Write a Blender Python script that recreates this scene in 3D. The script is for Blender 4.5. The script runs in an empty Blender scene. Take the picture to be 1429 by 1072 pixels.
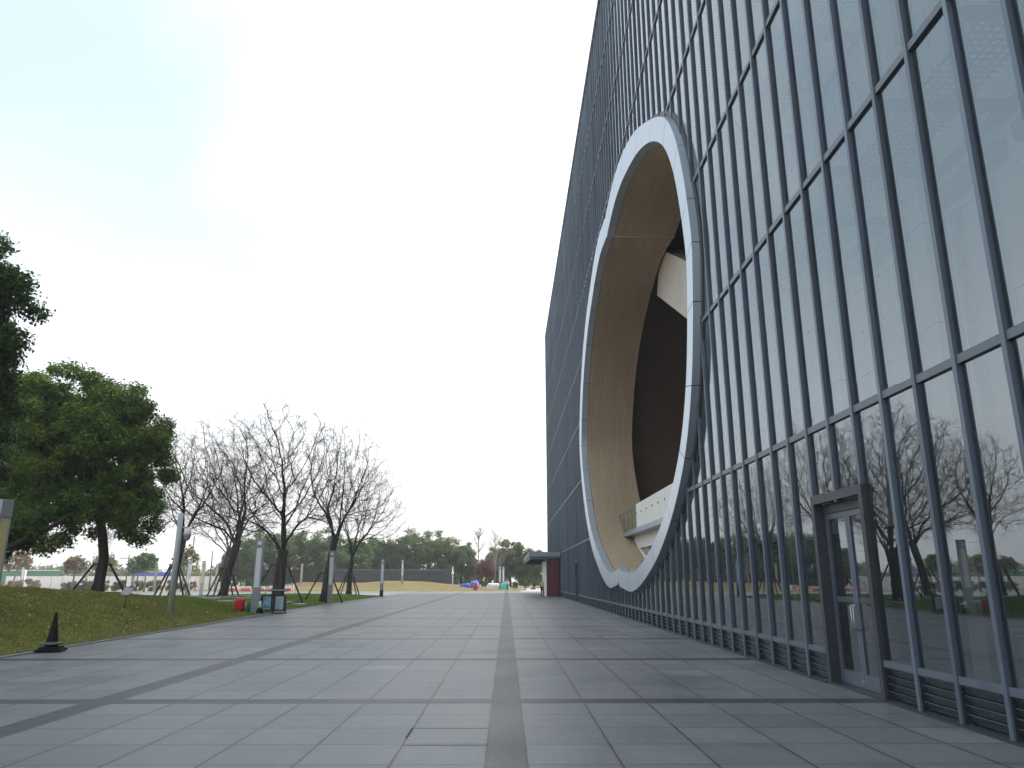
import bpy, math, random
import numpy as np
from mathutils import Vector, Matrix
R = math.radians
rnd = random.Random(11)
sc = bpy.context.scene
COL = sc.collection

# ------------------------------------------------------------------ helpers
class MB:
    def __init__(s): s.v = []; s.f = []
    def face(s, pts):
        n = len(s.v); s.v += [tuple(p) for p in pts]; s.f.append(tuple(range(n, n+len(pts))))
    def box(s, x0, x1, y0, y1, z0, z1, M=None):
        n = len(s.v)
        P = [(x0,y0,z0),(x1,y0,z0),(x1,y1,z0),(x0,y1,z0),(x0,y0,z1),(x1,y0,z1),(x1,y1,z1),(x0,y1,z1)]
        if M is not None: P = [tuple(M @ Vector(p)) for p in P]
        s.v += P
        for q in ((0,3,2,1),(4,5,6,7),(0,1,5,4),(1,2,6,5),(2,3,7,6),(3,0,4,7)): s.f.append(tuple(n+i for i in q))
    def tube(s, pts, rad, sides=6, cap=True):
        n0 = len(s.v); m = len(pts)
        for i, p in enumerate(pts):
            p = Vector(p)
            t = Vector(pts[min(i+1,m-1)]) - Vector(pts[max(i-1,0)])
            if t.length < 1e-9: t = Vector((0,0,1))
            t.normalize()
            a = t.cross(Vector((0,0,1))) if abs(t.z) < .95 else t.cross(Vector((1,0,0)))
            a.normalize(); b = t.cross(a); r = rad[i] if hasattr(rad,'__len__') else rad
            for k in range(sides):
                an = 2*math.pi*k/sides
                q = p + a*(math.cos(an)*r) + b*(math.sin(an)*r); s.v.append((q.x,q.y,q.z))
        for i in range(m-1):
            for k in range(sides):
                a0 = n0+i*sides+k; a1 = n0+i*sides+(k+1)%sides
                s.f.append((a0,a1,a1+sides,a0+sides))
        if cap:
            s.f.append(tuple(n0+k for k in range(sides))[::-1]); s.f.append(tuple(n0+(m-1)*sides+k for k in range(sides)))
    def lathe(s, prof, sides=20, c=(0,0,0)):
        s.tube_lathe = True
        n0 = len(s.v)
        for r, z in prof:
            for k in range(sides):
                an = 2*math.pi*k/sides
                s.v.append((c[0]+r*math.cos(an), c[1]+r*math.sin(an), c[2]+z))
        for i in range(len(prof)-1):
            for k in range(sides):
                a0=n0+i*sides+k; a1=n0+i*sides+(k+1)%sides
                s.f.append((a0,a1,a1+sides,a0+sides))
        s.f.append(tuple(n0+k for k in range(sides))[::-1]); s.f.append(tuple(n0+(len(prof)-1)*sides+k for k in range(sides)))
    def build(s, name, mat, parent=None, smooth=False, loc=None):
        me = bpy.data.meshes.new(name); me.from_pydata(s.v, [], s.f); me.update()
        if smooth: me.polygons.foreach_set('use_smooth', [True]*len(me.polygons))
        me.materials.append(mat)
        o = bpy.data.objects.new(name, me); COL.objects.link(o)
        if parent is not None: o.parent = parent
        if loc is not None: o.location = loc
        return o

def bevel(o, w=.01, seg=2):
    m = o.modifiers.new('bevel','BEVEL'); m.width = w; m.segments = seg; m.limit_method = 'ANGLE'; m.angle_limit = R(40)
    return o

def quads_mesh(name, V, mat, parent=None, n=4):
    V = np.asarray(V, np.float32).reshape(-1, 3); nf = len(V)//n
    me = bpy.data.meshes.new(name)
    me.vertices.add(len(V)); me.vertices.foreach_set('co', V.ravel())
    me.loops.add(len(V)); me.loops.foreach_set('vertex_index', np.arange(len(V), dtype=np.int32))
    me.polygons.add(nf); me.polygons.foreach_set('loop_start', np.arange(0, len(V), n, dtype=np.int32))
    me.update(calc_edges=True); me.materials.append(mat)
    o = bpy.data.objects.new(name, me); COL.objects.link(o)
    if parent is not None: o.parent = parent
    return o

def tag(o, label=None, cat=None, group=None, kind=None):
    if label: o['label'] = label
    if cat: o['category'] = cat
    if group: o['group'] = group
    if kind: o['kind'] = kind
    return o
def thing(name, label, cat, loc=(0,0,0), rz=0, group=None):
    o = bpy.data.objects.new(name, None); COL.objects.link(o)
    o.location = loc; o.rotation_euler = (0,0,rz); o.empty_display_size = .2
    return tag(o, label, cat, group)
def dup(root, loc, rz=None, label=None, scale=None):
    def rec(o, par):
        c = o.copy(); COL.objects.link(c); c.parent = par
        for ch in list(o.children): rec(ch, c)
        return c
    c = rec(root, None); c.location = loc
    if rz is not None: c.rotation_euler = (0,0,rz)
    if scale is not None: c.scale = scale
    if label: c['label'] = label
    return c

# ------------------------------------------------------------------ materials
def nodes(name):
    m = bpy.data.materials.new(name); m.use_nodes = True
    nt = m.node_tree; b = nt.nodes['Principled BSDF']
    return m, nt, b
def N(nt, t, **kw):
    n = nt.nodes.new(t)
    for k, v in kw.items():
        if k in n.inputs.keys() if isinstance(k,str) else False: n.inputs[k].default_value = v
        else: setattr(n, k, v)
    return n
def L(nt, a, b): nt.links.new(a, b)
def ramp(nt, fac, stops):
    r = nt.nodes.new('ShaderNodeValToRGB'); e = r.color_ramp.elements
    while len(e) < len(stops): e.new(.5)
    for i,(p,c) in enumerate(stops): e[i].position = p; e[i].color = (*c,1) if len(c)==3 else c
    L(nt, fac, r.inputs[0]); return r.outputs[0]
def noise(nt, scale, detail=4, rough=.55, vec=None, dist=0):
    n = nt.nodes.new('ShaderNodeTexNoise'); n.inputs['Scale'].default_value = scale
    n.inputs['Detail'].default_value = detail; n.inputs['Roughness'].default_value = rough; n.inputs['Distortion'].default_value = dist
    if vec is not None: L(nt, vec, n.inputs['Vector'])
    return n.outputs['Fac']
def coord(nt, w='Object'):
    return nt.nodes.new('ShaderNodeTexCoord').outputs[w]
def mapping(nt, vec, scale):
    n = nt.nodes.new('ShaderNodeMapping'); n.inputs['Scale'].default_value = scale; L(nt, vec, n.inputs['Vector']); return n.outputs[0]
def math_(nt, op, a, b=None, clamp=False):
    n = nt.nodes.new('ShaderNodeMath'); n.operation = op; n.use_clamp = clamp
    for i, x in enumerate((a,b)):
        if x is None: continue
        if isinstance(x,(int,float)): n.inputs[i].default_value = x
        else: L(nt, x, n.inputs[i])
    return n.outputs[0]
def mix(nt, f, a, b, bt='MIX'):
    n = nt.nodes.new('ShaderNodeMix'); n.data_type = 'RGBA'; n.blend_type = bt
    for sock, x in ((n.inputs[0],f),(n.inputs[6],a),(n.inputs[7],b)):
        if isinstance(x,(int,float)): sock.default_value = x
        elif isinstance(x,(tuple,list)): sock.default_value = (*x,1) if len(x)==3 else x
        else: L(nt, x, sock)
    return n.outputs[2]
def bump(nt, b, h, strength=.3, dist=.02):
    n = nt.nodes.new('ShaderNodeBump'); n.inputs['Strength'].default_value = strength; n.inputs['Distance'].default_value = dist
    L(nt, h, n.inputs['Height']); L(nt, n.outputs[0], b.inputs['Normal'])
def mat(name, c, rough=.6, metal=0, var=.15, scale=6, bumps=0, spec=None, c2=None, stretch=None):
    m, nt, b = nodes(name)
    v = coord(nt)
    if stretch: v = mapping(nt, v, stretch)
    f = noise(nt, scale, 5, .6, v)
    lo = tuple(max(0,x*(1-var)) for x in c); hi = tuple(min(1,x*(1+var)) for x in (c2 or c))
    L(nt, ramp(nt, f, [(.3,lo),(.7,hi)]), b.inputs['Base Color'])
    rr = math_(nt,'MULTIPLY_ADD',f,.2); nt.nodes[-1].inputs[2].default_value = rough-.1
    L(nt, rr, b.inputs['Roughness'])
    b.inputs['Metallic'].default_value = metal
    if spec is not None: b.inputs['Specular IOR Level'].default_value = spec
    if bumps: bump(nt, b, f, bumps)
    return m
def leafmat(name, c1, c2, c3=None, trans=.3):
    m, nt, b = nodes(name)
    g = nt.nodes.new('ShaderNodeNewGeometry')
    v = coord(nt)
    f = math_(nt,'ADD', math_(nt,'MULTIPLY',g.outputs['Random Per Island'],.40), math_(nt,'MULTIPLY',noise(nt,.7,4,.6,v),.85))
    st = [(.25,c1),(.65,c2)] + ([(.9,c3)] if c3 else [])
    col = ramp(nt, f, st)
    L(nt, col, b.inputs['Base Color']); b.inputs['Roughness'].default_value = .55; b.inputs['Specular IOR Level'].default_value = .12
    t = nt.nodes.new('ShaderNodeBsdfTranslucent'); L(nt, col, t.inputs[0])
    ms = nt.nodes.new('ShaderNodeMixShader'); ms.inputs[0].default_value = trans
    L(nt, b.outputs[0], ms.inputs[1]); L(nt, t.outputs[0], ms.inputs[2])
    L(nt, ms.outputs[0], nt.nodes['Material Output'].inputs[0])
    return m

M = {}
def fin_mat():
    m, nt, b = nodes('fin_metal')
    v = coord(nt)
    f = noise(nt, 1.0, 4, .7, mapping(nt, v, (.2,1.5,.05))); g = noise(nt, 2.0, 5, .6, mapping(nt, v, (1,1,.3)))
    c = mix(nt, .8, (.132,.165,.215), ramp(nt, f, [(.3,(.50,.50,.51)),(.7,(1.4,1.4,1.4))]), 'MULTIPLY')  # tone varied along the facade, standing in for reflected sky streaks
    c = mix(nt, .4, c, ramp(nt, g, [(.3,(.75,.75,.74)),(.65,(1,1,1))]), 'MULTIPLY')
    L(nt, c, b.inputs['Base Color']); b.inputs['Roughness'].default_value = .42; b.inputs['Metallic'].default_value = .2
    return m
M['fin']    = fin_mat()
M['fin_in'] = mat('fin_inner', (.045,.052,.062), .5, .1, .1, 2.0)
M['transom']= mat('transom_metal', (.13,.155,.19), .45, .15, .12, 3)
M['frame']  = mat('door_surround', (.052,.056,.068), .5, .1, .15, 5)
M['steel']  = mat('steel', (.42,.43,.45), .35, .9, .08, 30)
M['ring']   = mat('ring_metal', (.47,.53,.61), .40, .55, .05, .22)
M['joint']  = mat('joint_dark', (.015,.016,.018), .8)
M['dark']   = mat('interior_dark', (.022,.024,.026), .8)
M['floor_in'] = mat('interior_floor', (.05,.055,.058), .35)
def conc_mat():
    m, nt, b = nodes('concrete')
    v = coord(nt); sp = nt.nodes.new('ShaderNodeSeparateXYZ'); L(nt, v, sp.inputs[0])
    def per(o, p, off=0): return math_(nt,'MULTIPLY',math_(nt,'ABSOLUTE',math_(nt,'SUBTRACT',math_(nt,'FRACT',math_(nt,'DIVIDE',math_(nt,'ADD',o,off),p)),.5)),p)
    y1, z1 = per(sp.outputs[1],.9), per(sp.outputs[2],.9)
    dd = math_(nt,'SQRT',math_(nt,'ADD',math_(nt,'POWER',y1,2),math_(nt,'POWER',z1,2)))
    hole_ = math_(nt,'LESS_THAN',dd,.035)
    j = math_(nt,'LESS_THAN',math_(nt,'MINIMUM',per(sp.outputs[1],1.8,.45),per(sp.outputs[2],1.8,.45)),.010)
    c = ramp(nt, noise(nt,.8,6,.6,v), [(.3,(.50,.485,.475)),(.7,(.64,.625,.61))])
    c = mix(nt, math_(nt,'MULTIPLY',hole_,.8), c, (.08,.08,.08)); c = mix(nt, math_(nt,'MULTIPLY',j,.5), c, (.15,.15,.15))
    L(nt, c, b.inputs['Base Color']); b.inputs['Roughness'].default_value = .8
    return m
M['conc']   = conc_mat()
M['cream']  = mat('cream_panel', (.80,.785,.73), .6, 0, .04, 1)
M['beam']   = mat('beam_concrete', (.55,.51,.46), .7, 0, .08, 1)
M['brown']  = mat('brown_wood_shade', (.115,.062,.040), .7, 0, .2, 2, stretch=(1,1,4))  # colour set far darker than the lining, standing in for the chamber's shade
M['fascia'] = mat('fascia_metal', (.30,.34,.41), .4, .3, .06, 2)
M['white']  = mat('white_paint', (.75,.76,.77), .45, 0, .05, 3)
M['grey']   = mat('grey_paint', (.30,.32,.345), .5, .1, .08, 4)
M['lgrey']  = mat('light_grey_paint', (.45,.48,.50), .5, .1, .08, 4)
M['diff']   = mat('white_diffuser', (.82,.82,.90), .4, 0, .04, 2)
M['diff_y'] = mat('yellow_diffuser', (.60,.52,.29), .45, 0, .06, 2)
M['black']  = mat('black_rubber', (.008,.008,.009), .75, 0, .3, 8, spec=.2)
M['blackm'] = mat('black_metal', (.02,.02,.022), .5, .3, .2, 8)
M['maroon'] = mat('maroon_wall', (.13,.008,.030), .5, 0, .08, 2)
M['soffit'] = mat('soffit_panel', (.35,.35,.34), .6, 0, .06, 2)
M['bark']   = mat('bark', (.042,.033,.028), .9, 0, .45, 7, .5, stretch=(1,1,.25))
M['bark_d'] = mat('bark_dark', (.035,.028,.024), .9, 0, .4, 7, .5, stretch=(1,1,.25))
M['bark_p'] = mat('bark_pale', (.22,.19,.16), .9, 0, .3, 5, .3, stretch=(1,1,.3))
M['stake']  = mat('stake_wood', (.05,.042,.036), .85, 0, .3, 6, stretch=(1,1,.3))
M['red']    = mat('red_fabric', (.55,.015,.03), .6, 0, .12, 7, .3)
M['redp']   = mat('red_plastic', (.55,.05,.035), .45, 0, .08, 5)
M['green']  = mat('green_fabric', (.03,.18,.07), .6, 0, .5, 16)
M['poster'] = mat('poster_blue', (.30,.55,.66), .5, 0, .12, 5)
M['poster2']= mat('poster_pale', (.50,.62,.68), .5, 0, .08, 5)
M['print']  = mat('poster_print', (.12,.30,.42), .5, 0, .4, 20)
M['plate']  = mat('info_plate', (.36,.33,.36), .5, .1, .1, 9)
M['bluep']  = mat('blue_tarp', (.07,.13,.50), .5, 0, .2, 4)
M['tealp']  = mat('teal_tarp', (.10,.55,.50), .5, 0, .15, 4)
M['whitet'] = mat('white_tarp', (.72,.70,.68), .6, 0, .12, 4)
M['hoardw'] = mat('hoarding_white', (.86,.86,.86), .6, 0, .05, .4)
M['hoardb'] = mat('hoarding_blue', (.03,.10,.50), .5, 0, .08, 1)
M['hoardg'] = mat('hoarding_green', (.05,.20,.13), .7, 0, .2, .6)
M['skin']   = mat('skin', (.50,.32,.24), .6, 0, .05, 10)
M['hair']   = mat('hair', (.012,.010,.010), .6, 0, .2, 20)
M['clothk'] = mat('cloth_black', (.015,.016,.02), .8, 0, .2, 15)
M['clothw'] = mat('cloth_white', (.68,.67,.66), .8, 0, .06, 15)
M['clothc'] = mat('cloth_cream', (.45,.42,.36), .8, 0, .08, 15)
M['clothg'] = mat('cloth_lime', (.16,.50,.10), .8, 0, .1, 15)
M['clothp'] = mat('cloth_plum', (.16,.06,.10), .8, 0, .1, 15)
M['orange'] = mat('orange_cap', (.70,.30,.06), .7, 0, .1, 15)
M['mesh_gate'] = mat('bench_stone', (.30,.27,.23), .8, 0, .15, 5)
M['paving_l'] = mat('path_slab', (.40,.41,.42), .8, 0, .10, 2.5, .05)
M['paving_g'] = mat('slab_grey', (.178,.193,.204), .42, 0, .10, 14, .05)
M['moss'] = mat('moss', (.03,.035,.014), .95, 0, .4, 20)
M['kerb']   = mat('kerb_stone', (.17,.175,.18), .8, 0, .12, 3, .05)

M['louvre'] = mat('louvre_metal', (.035,.045,.050), .25, .1, .15, 3)
M['winblue'] = mat('slot_glass', (.74,.86,1.0), .12, 1.0, .03, 2)
M['lintel'] = mat('lintel', (.09,.095,.10), .8, 0, .08, 2)
# foliage
M['leaf_camphor'] = leafmat('camphor_leaf', (.020,.050,.010), (.100,.185,.024), (.24,.30,.035))
M['leaf_dark']    = leafmat('dark_leaf', (.016,.040,.012), (.045,.095,.020), (.09,.15,.026))
M['leaf_far']     = leafmat('far_leaf', (.044,.092,.030), (.090,.165,.044), (.16,.225,.055))
M['leaf_far2']    = leafmat('far_leaf_olive', (.055,.090,.030), (.105,.155,.044), (.18,.215,.06))
M['leaf_yel']     = leafmat('yellowing_leaf', (.08,.11,.03), (.17,.18,.05), (.26,.22,.06))
M['leaf_red']     = leafmat('red_leaf', (.12,.035,.032), (.22,.07,.055), (.28,.11,.08))
M['leaf_tan']     = leafmat('tan_leaf', (.13,.09,.05), (.22,.16,.09))
M['leaf_hedge']   = leafmat('hedge_leaf', (.06,.085,.03), (.13,.16,.05), (.22,.17,.09))
M['litter']       = leafmat('fallen_leaf', (.26,.20,.10), (.48,.43,.27), (.56,.53,.40), .1)

# grass blades and lawn
def lawn_mat(name, kind):
    m, nt, b = nodes(name)
    v = coord(nt)
    big = noise(nt, .22, 4, .6, v); mid = noise(nt, 1.6, 5, .65, v); fine = noise(nt, 14, 4, .7, v)
    if kind == 'lawn':
        g = ramp(nt, mid, [(.3,(.10,.125,.024)),(.55,(.18,.20,.042)),(.75,(.25,.225,.08))])
        d = ramp(nt, fine, [(.3,(.09,.075,.035)),(.7,(.20,.165,.09))])
        f = ramp(nt, big, [(.47,(0,0,0)),(.66,(1,1,1))])
        c = mix(nt, math_(nt,'MULTIPLY',f,.75), g, d)
    elif kind == 'dry':
        g = ramp(nt, mid, [(.3,(.15,.125,.055)),(.6,(.23,.185,.09)),(.8,(.28,.23,.12))])
        c = mix(nt, math_(nt,'MULTIPLY',big,.35), g, (.11,.12,.035))
    else:
        g = ramp(nt, mid, [(.3,(.24,.18,.11)),(.6,(.34,.27,.18)),(.8,(.40,.34,.25))])
        c = mix(nt, math_(nt,'MULTIPLY',big,.3), g, (.17,.15,.06))
    c = mix(nt, .35, c, ramp(nt, fine, [(.25,(.35,.35,.35)),(.75,(1,1,1))]), 'MULTIPLY')
    L(nt, c, b.inputs['Base Color']); b.inputs['Roughness'].default_value = .95; b.inputs['Specular IOR Level'].default_value = .15
    bump(nt, b, fine, .6, .05)
    return m
M['lawn'] = lawn_mat('lawn_soil','lawn'); M['dry'] = lawn_mat('dry_grass','dry'); M['gravel'] = lawn_mat('bare_earth','earth')
M['blade'] = leafmat('grass_blade', (.12,.155,.026), (.225,.245,.048), (.34,.31,.11), .25)
M['blade2'] = leafmat('bright_grass_blade', (.10,.20,.020), (.18,.31,.032), (.24,.32,.06), .25)

# plaza paving: 0.91 m tiles in 5.86 m panels divided by 0.4 m dark strips
def plaza_mat():
    m, nt, b = nodes('plaza_paving')
    v = coord(nt); s = nt.nodes.new('ShaderNodeSeparateXYZ'); L(nt, v, s.inputs[0])
    P, ST, T = 5.80, .40, .90
    def axis(o, off):
        a = math_(nt,'ADD',o,off)
        q = math_(nt,'DIVIDE',a,P); pid = math_(nt,'FLOOR',q); loc = math_(nt,'MULTIPLY',math_(nt,'FRACT',q),P)
        strip = math_(nt,'LESS_THAN',loc,ST)
        t = math_(nt,'DIVIDE',math_(nt,'SUBTRACT',loc,ST),T); tid = math_(nt,'FLOOR',t); tf = math_(nt,'FRACT',t)
        e = math_(nt,'MULTIPLY',math_(nt,'MINIMUM',tf,math_(nt,'SUBTRACT',1,tf)),T)
        es = math_(nt,'MINIMUM',math_(nt,'ABSOLUTE',math_(nt,'SUBTRACT',loc,ST)),loc)
        gid = math_(nt,'ADD',math_(nt,'MULTIPLY',pid,7),tid)
        return strip, e, es, gid
    sx, ex, esx, gx = axis(s.outputs[0], 1000*P+ST/2)
    sy, ey, esy, gy = axis(s.outputs[1], 1000*P-11.55+ST/2)
    strip = math_(nt,'MAXIMUM',sx,sy)
    # long strips run on; cross strips stop at them
    cx = math_(nt,'ADD',ex,math_(nt,'MULTIPLY',sx,1)); cyy = math_(nt,'ADD',ey,math_(nt,'MULTIPLY',sy,1))
    jw = noise(nt, 1.3, 3, .6, v)
    jx = math_(nt,'LESS_THAN',math_(nt,'MINIMUM',cx,esx),math_(nt,'MULTIPLY',jw,.023))
    jy = math_(nt,'LESS_THAN',math_(nt,'MINIMUM',cyy,esy),math_(nt,'MULTIPLY',jw,.020))
    jx = math_(nt,'MULTIPLY',jx,1.0)
    jy = math_(nt,'MULTIPLY',jy,math_(nt,'SUBTRACT',1,sx))
    joint = math_(nt,'MAXIMUM',jx,math_(nt,'MULTIPLY',jy,.75))
    cb = nt.nodes.new('ShaderNodeCombineXYZ'); L(nt,gx,cb.inputs[0]); L(nt,gy,cb.inputs[1])
    wn = nt.nodes.new('ShaderNodeTexWhiteNoise'); wn.noise_dimensions = '2D'; L(nt,cb.outputs[0],wn.inputs['Vector'])
    tile = ramp(nt, wn.outputs['Value'], [(0,(.130,.145,.154)),(.06,(.168,.184,.194)),(.5,(.190,.206,.216)),(.95,(.208,.224,.234)),(1,(.240,.254,.262))])
    blotch = noise(nt, .55, 6, .62, v, .4); grain = noise(nt, 38, 5, .75, v); mid = noise(nt, 4.5, 5, .6, v)
    streak = noise(nt, 3, 4, .6, mapping(nt, v, (6,.6,1)))
    c = mix(nt, strip, tile, (.040,.042,.047))
    c = mix(nt, .75, c, ramp(nt, blotch, [(.32,(.60,.61,.63)),(.5,(1,1,1)),(.70,(1.10,1.10,1.09))]), 'MULTIPLY')
    c = mix(nt, .45, c, ramp(nt, grain, [(.28,(.55,.55,.55)),(.72,(1,1,1))]), 'MULTIPLY')
    c = mix(nt, .35, c, ramp(nt, mid, [(.3,(.7,.7,.72)),(.6,(1,1,1))]), 'MULTIPLY')
    c = mix(nt, .25, c, ramp(nt, streak, [(.35,(.75,.75,.75)),(.65,(1,1,1))]), 'MULTIPLY')
    # small pale scuffs and dark spots
    spot = noise(nt, 9, 2, .5, v)
    c = mix(nt, ramp(nt, spot, [(.76,(0,0,0)),(.79,(.5,.5,.5))]), c, (.30,.30,.29))
    c = mix(nt, ramp(nt, noise(nt, 6.3, 2, .5, v), [(.20,(.7,.7,.7)),(.24,(0,0,0))]), c, (.06,.06,.06))
    near = math_(nt,'MINIMUM',math_(nt,'MINIMUM',ex,ey),.2)
    dirt = math_(nt,'MULTIPLY',math_(nt,'SUBTRACT',1,math_(nt,'DIVIDE',near,.08),True),math_(nt,'MULTIPLY',noise(nt,2.3,5,.7,v),.45))
    c = mix(nt, dirt, c, (.075,.078,.080))
    sc1 = noise(nt, 1.0, 6, .75, mapping(nt, v, (9,1.2,1)), 1.2)
    c = mix(nt, ramp(nt, sc1, [(.60,(0,0,0)),(.72,(.30,.30,.30))]), c, (.34,.35,.355))
    c = mix(nt, math_(nt,'MULTIPLY',joint,.94), c, (.016,.017,.017))
    L(nt, c, b.inputs['Base Color'])
    rr = math_(nt,'MULTIPLY_ADD',blotch,.25); nt.nodes[-1].inputs[2].default_value = .34
    L(nt, rr, b.inputs['Roughness']); b.inputs['Specular IOR Level'].default_value = .5
    h = math_(nt,'SUBTRACT',math_(nt,'MULTIPLY',grain,.12),joint)
    bump(nt, b, h, .35, .006)
    return m
M['plaza'] = plaza_mat()

def lining_mat():
    m, nt, b = nodes('wood_lining')
    v = coord(nt)
    f = noise(nt, 1.2, 5, .6, mapping(nt, v, (3,.35,.35))); g = noise(nt, .25, 3, .5, v)
    c = ramp(nt, f, [(.3,(.52,.38,.25)),(.7,(.64,.485,.335))])
    c = mix(nt, .3, c, ramp(nt, g, [(.3,(.8,.8,.8)),(.7,(1,1,1))]), 'MULTIPLY')
    L(nt, c, b.inputs['Base Color']); b.inputs['Roughness'].default_value = .6
    return m
M['lining'] = lining_mat()
M['lingap_shade'] = mat('lining_gap_shade', (.20,.135,.085), .8, 0, .1, 2)  # gap floors coloured darker to paint in shade between the slats
M['lintrim'] = mat('lining_trim', (.50,.38,.26), .5, 0, .08, 2)

def stone_wall_mat():
    m, nt, b = nodes('stone_wall')
    v = coord(nt); vo = nt.nodes.new('ShaderNodeTexVoronoi'); vo.inputs['Scale'].default_value = 2.2; L(nt, v, vo.inputs['Vector'])
    c = ramp(nt, vo.outputs['Distance'], [(.1,(.10,.098,.10)),(.6,(.055,.055,.058))])
    c = mix(nt, .5, c, ramp(nt, noise(nt,1.1,5,.7,v), [(.3,(.6,.6,.6)),(.7,(1.2,1.2,1.25))]), 'MULTIPLY')
    L(nt, c, b.inputs['Base Color']); b.inputs['Roughness'].default_value = .9
    return m
M['stone'] = stone_wall_mat()

def glass_mat(name, ior=1.9, tint=(.50,.57,.58), rough=0.0, refl=(.84,.93,1.0)):
    m = bpy.data.materials.new(name); m.use_nodes = True; nt = m.node_tree
    nt.nodes.remove(nt.nodes['Principled BSDF'])
    fr = nt.nodes.new('ShaderNodeFresnel'); fr.inputs['IOR'].default_value = ior
    t = nt.nodes.new('ShaderNodeBsdfTransparent'); t.inputs[0].default_value = (*tint,1)
    g = nt.nodes.new('ShaderNodeBsdfGlossy'); g.inputs['Roughness'].default_value = rough; g.inputs[0].default_value = (*refl,1)
    v = coord(nt); bp = nt.nodes.new('ShaderNodeBump'); bp.inputs['Strength'].default_value = .004; bp.inputs['Distance'].default_value = .02
    L(nt, noise(nt, .9, 2, .5, v), bp.inputs['Height']); L(nt, bp.outputs[0], g.inputs['Normal'])
    d = nt.nodes.new('ShaderNodeBsdfDiffuse'); d.inputs[0].default_value = (.30,.33,.35,1)
    ms = nt.nodes.new('ShaderNodeMixShader'); L(nt, fr.outputs[0], ms.inputs[0]); L(nt, t.outputs[0], ms.inputs[1]); L(nt, g.outputs[0], ms.inputs[2])
    # thin film of dust
    ms2 = nt.nodes.new('ShaderNodeMixShader')
    df = ramp(nt, noise(nt, .7, 5, .6, v), [(.3,(.02,.02,.02)),(.75,(.08,.08,.08))])
    L(nt, df, ms2.inputs[0]); L(nt, ms.outputs[0], ms2.inputs[1]); L(nt, d.outputs[0], ms2.inputs[2])
    L(nt, ms2.outputs[0], nt.nodes['Material Output'].inputs[0])
    return m
M['glass'] = glass_mat('facade_glass', 2.9, (.90,.94,.96))
M['glass_v'] = glass_mat('louvre_glass', 1.6, (.30,.36,.34))
M['glass_b'] = glass_mat('balustrade_glass', 1.08, (.93,.97,.86))

def grating_mat():
    m, nt, b = nodes('perforated_grating')
    v = coord(nt); s = nt.nodes.new('ShaderNodeSeparateXYZ'); L(nt, v, s.inputs[0])
    def tri(o, p):
        return math_(nt,'ABSOLUTE',math_(nt,'SUBTRACT',math_(nt,'FRACT',math_(nt,'DIVIDE',o,p)),.5))
    hole = math_(nt,'MULTIPLY',math_(nt,'LESS_THAN',tri(s.outputs[0],.13),.29),math_(nt,'LESS_THAN',tri(s.outputs[1],.13),.29))
    b.inputs['Base Color'].default_value = (.045,.05,.055,1); b.inputs['Roughness'].default_value = .5
    t = nt.nodes.new('ShaderNodeBsdfTransparent'); ms = nt.nodes.new('ShaderNodeMixShader')
    L(nt, hole, ms.inputs[0]); L(nt, b.outputs[0], ms.inputs[1]); L(nt, t.outputs[0], ms.inputs[2])
    L(nt, ms.outputs[0], nt.nodes['Material Output'].inputs[0])
    return m
M['grating'] = grating_mat()

# ------------------------------------------------------------------ portal outline
OUT = [(19.0,0),(19.12,1.0),(19.45,2.4),(20.0,3.9),(20.9,5.3),(22.1,6.4),(23.8,7.45),(26.0,8.4),(28.5,9.1),(30.5,9.48),(32.2,9.6),(33.8,9.48),(34.8,9.22),(35.4,8.92)]
OUT2 = [(35.4,8.92),(36.2,9.25),(37.6,9.5),(39.3,9.42),(41.3,8.98),(43.2,8.35),(45.2,7.6),(47.3,6.42),(49.2,4.85),(50.7,2.95),(51.6,1.3),(51.9,0)]
def crom(pts, n):
    P = [np.array(p) for p in pts]; P = [2*P[0]-P[1]]+P+[2*P[-1]-P[-2]]
    out = []
    for i in range(1, len(P)-2):
        for k in range(n):
            t = k/n; a,b,c,d = P[i-1:i+3]
            out.append(tuple(.5*((2*b)+(c-a)*t+(2*a-5*b+4*c-d)*t*t+(3*b-a-3*c+d)*t**3)))
    out.append(tuple(P[-2])); return out
def half_profile(n=8):
    mir = [(d,-h) for d,h in reversed(OUT[1:])]
    a = crom(mir+OUT, n); m = len(a)//2; A = a[m:]
    mir2 = [(d,-h) for d,h in reversed(OUT2[:-1])]
    c = crom(OUT2+mir2, n); m = len(c)//2; B = c[:m+1]
    return A+B[1:]
PROF = half_profile()
KS = 1.023
def outline(kd=1., kh=1., zc=10.8, dt=0):
    up = [(35.3+(d-35.3)*kd, zc+(h+.26*math.exp(-((d-35.4)/.8)**2)-dt*math.exp(-((d-23.5)/3.2)**2)*min(1,h/3))*kh) for d,h in PROF]
    lo = [(35.3+(d-35.3)*kd, zc-(h+.30*math.exp(-((d-35.4)/1.0)**2))*kh) for d,h in PROF]
    loop = up + lo[-2:0:-1]
    return [(d*KS, 1.7+(z-1.7)*KS) for d,z in loop]
_pd = np.array([p[0] for p in PROF]); _ph = np.array([p[1] for p in PROF])
def hole(Y, kd=.97, kh=.955, zc=10.7):
    d = 35.3+(Y/KS-35.3)/kd
    if d <= _pd[0] or d >= _pd[-1]: return None
    hh = float(np.interp(d, _pd, _ph))*kh
    return 1.7+(zc-hh-1.7)*KS, 1.7+(zc+hh-1.7)*KS
def hole_y(z, **k):
    ys = [y for y in np.arange(19,54,.05) if (lambda q: q and q[0]<z<q[1])(hole(y,**k))]
    return (ys[0], ys[-1]) if ys else None

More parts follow.
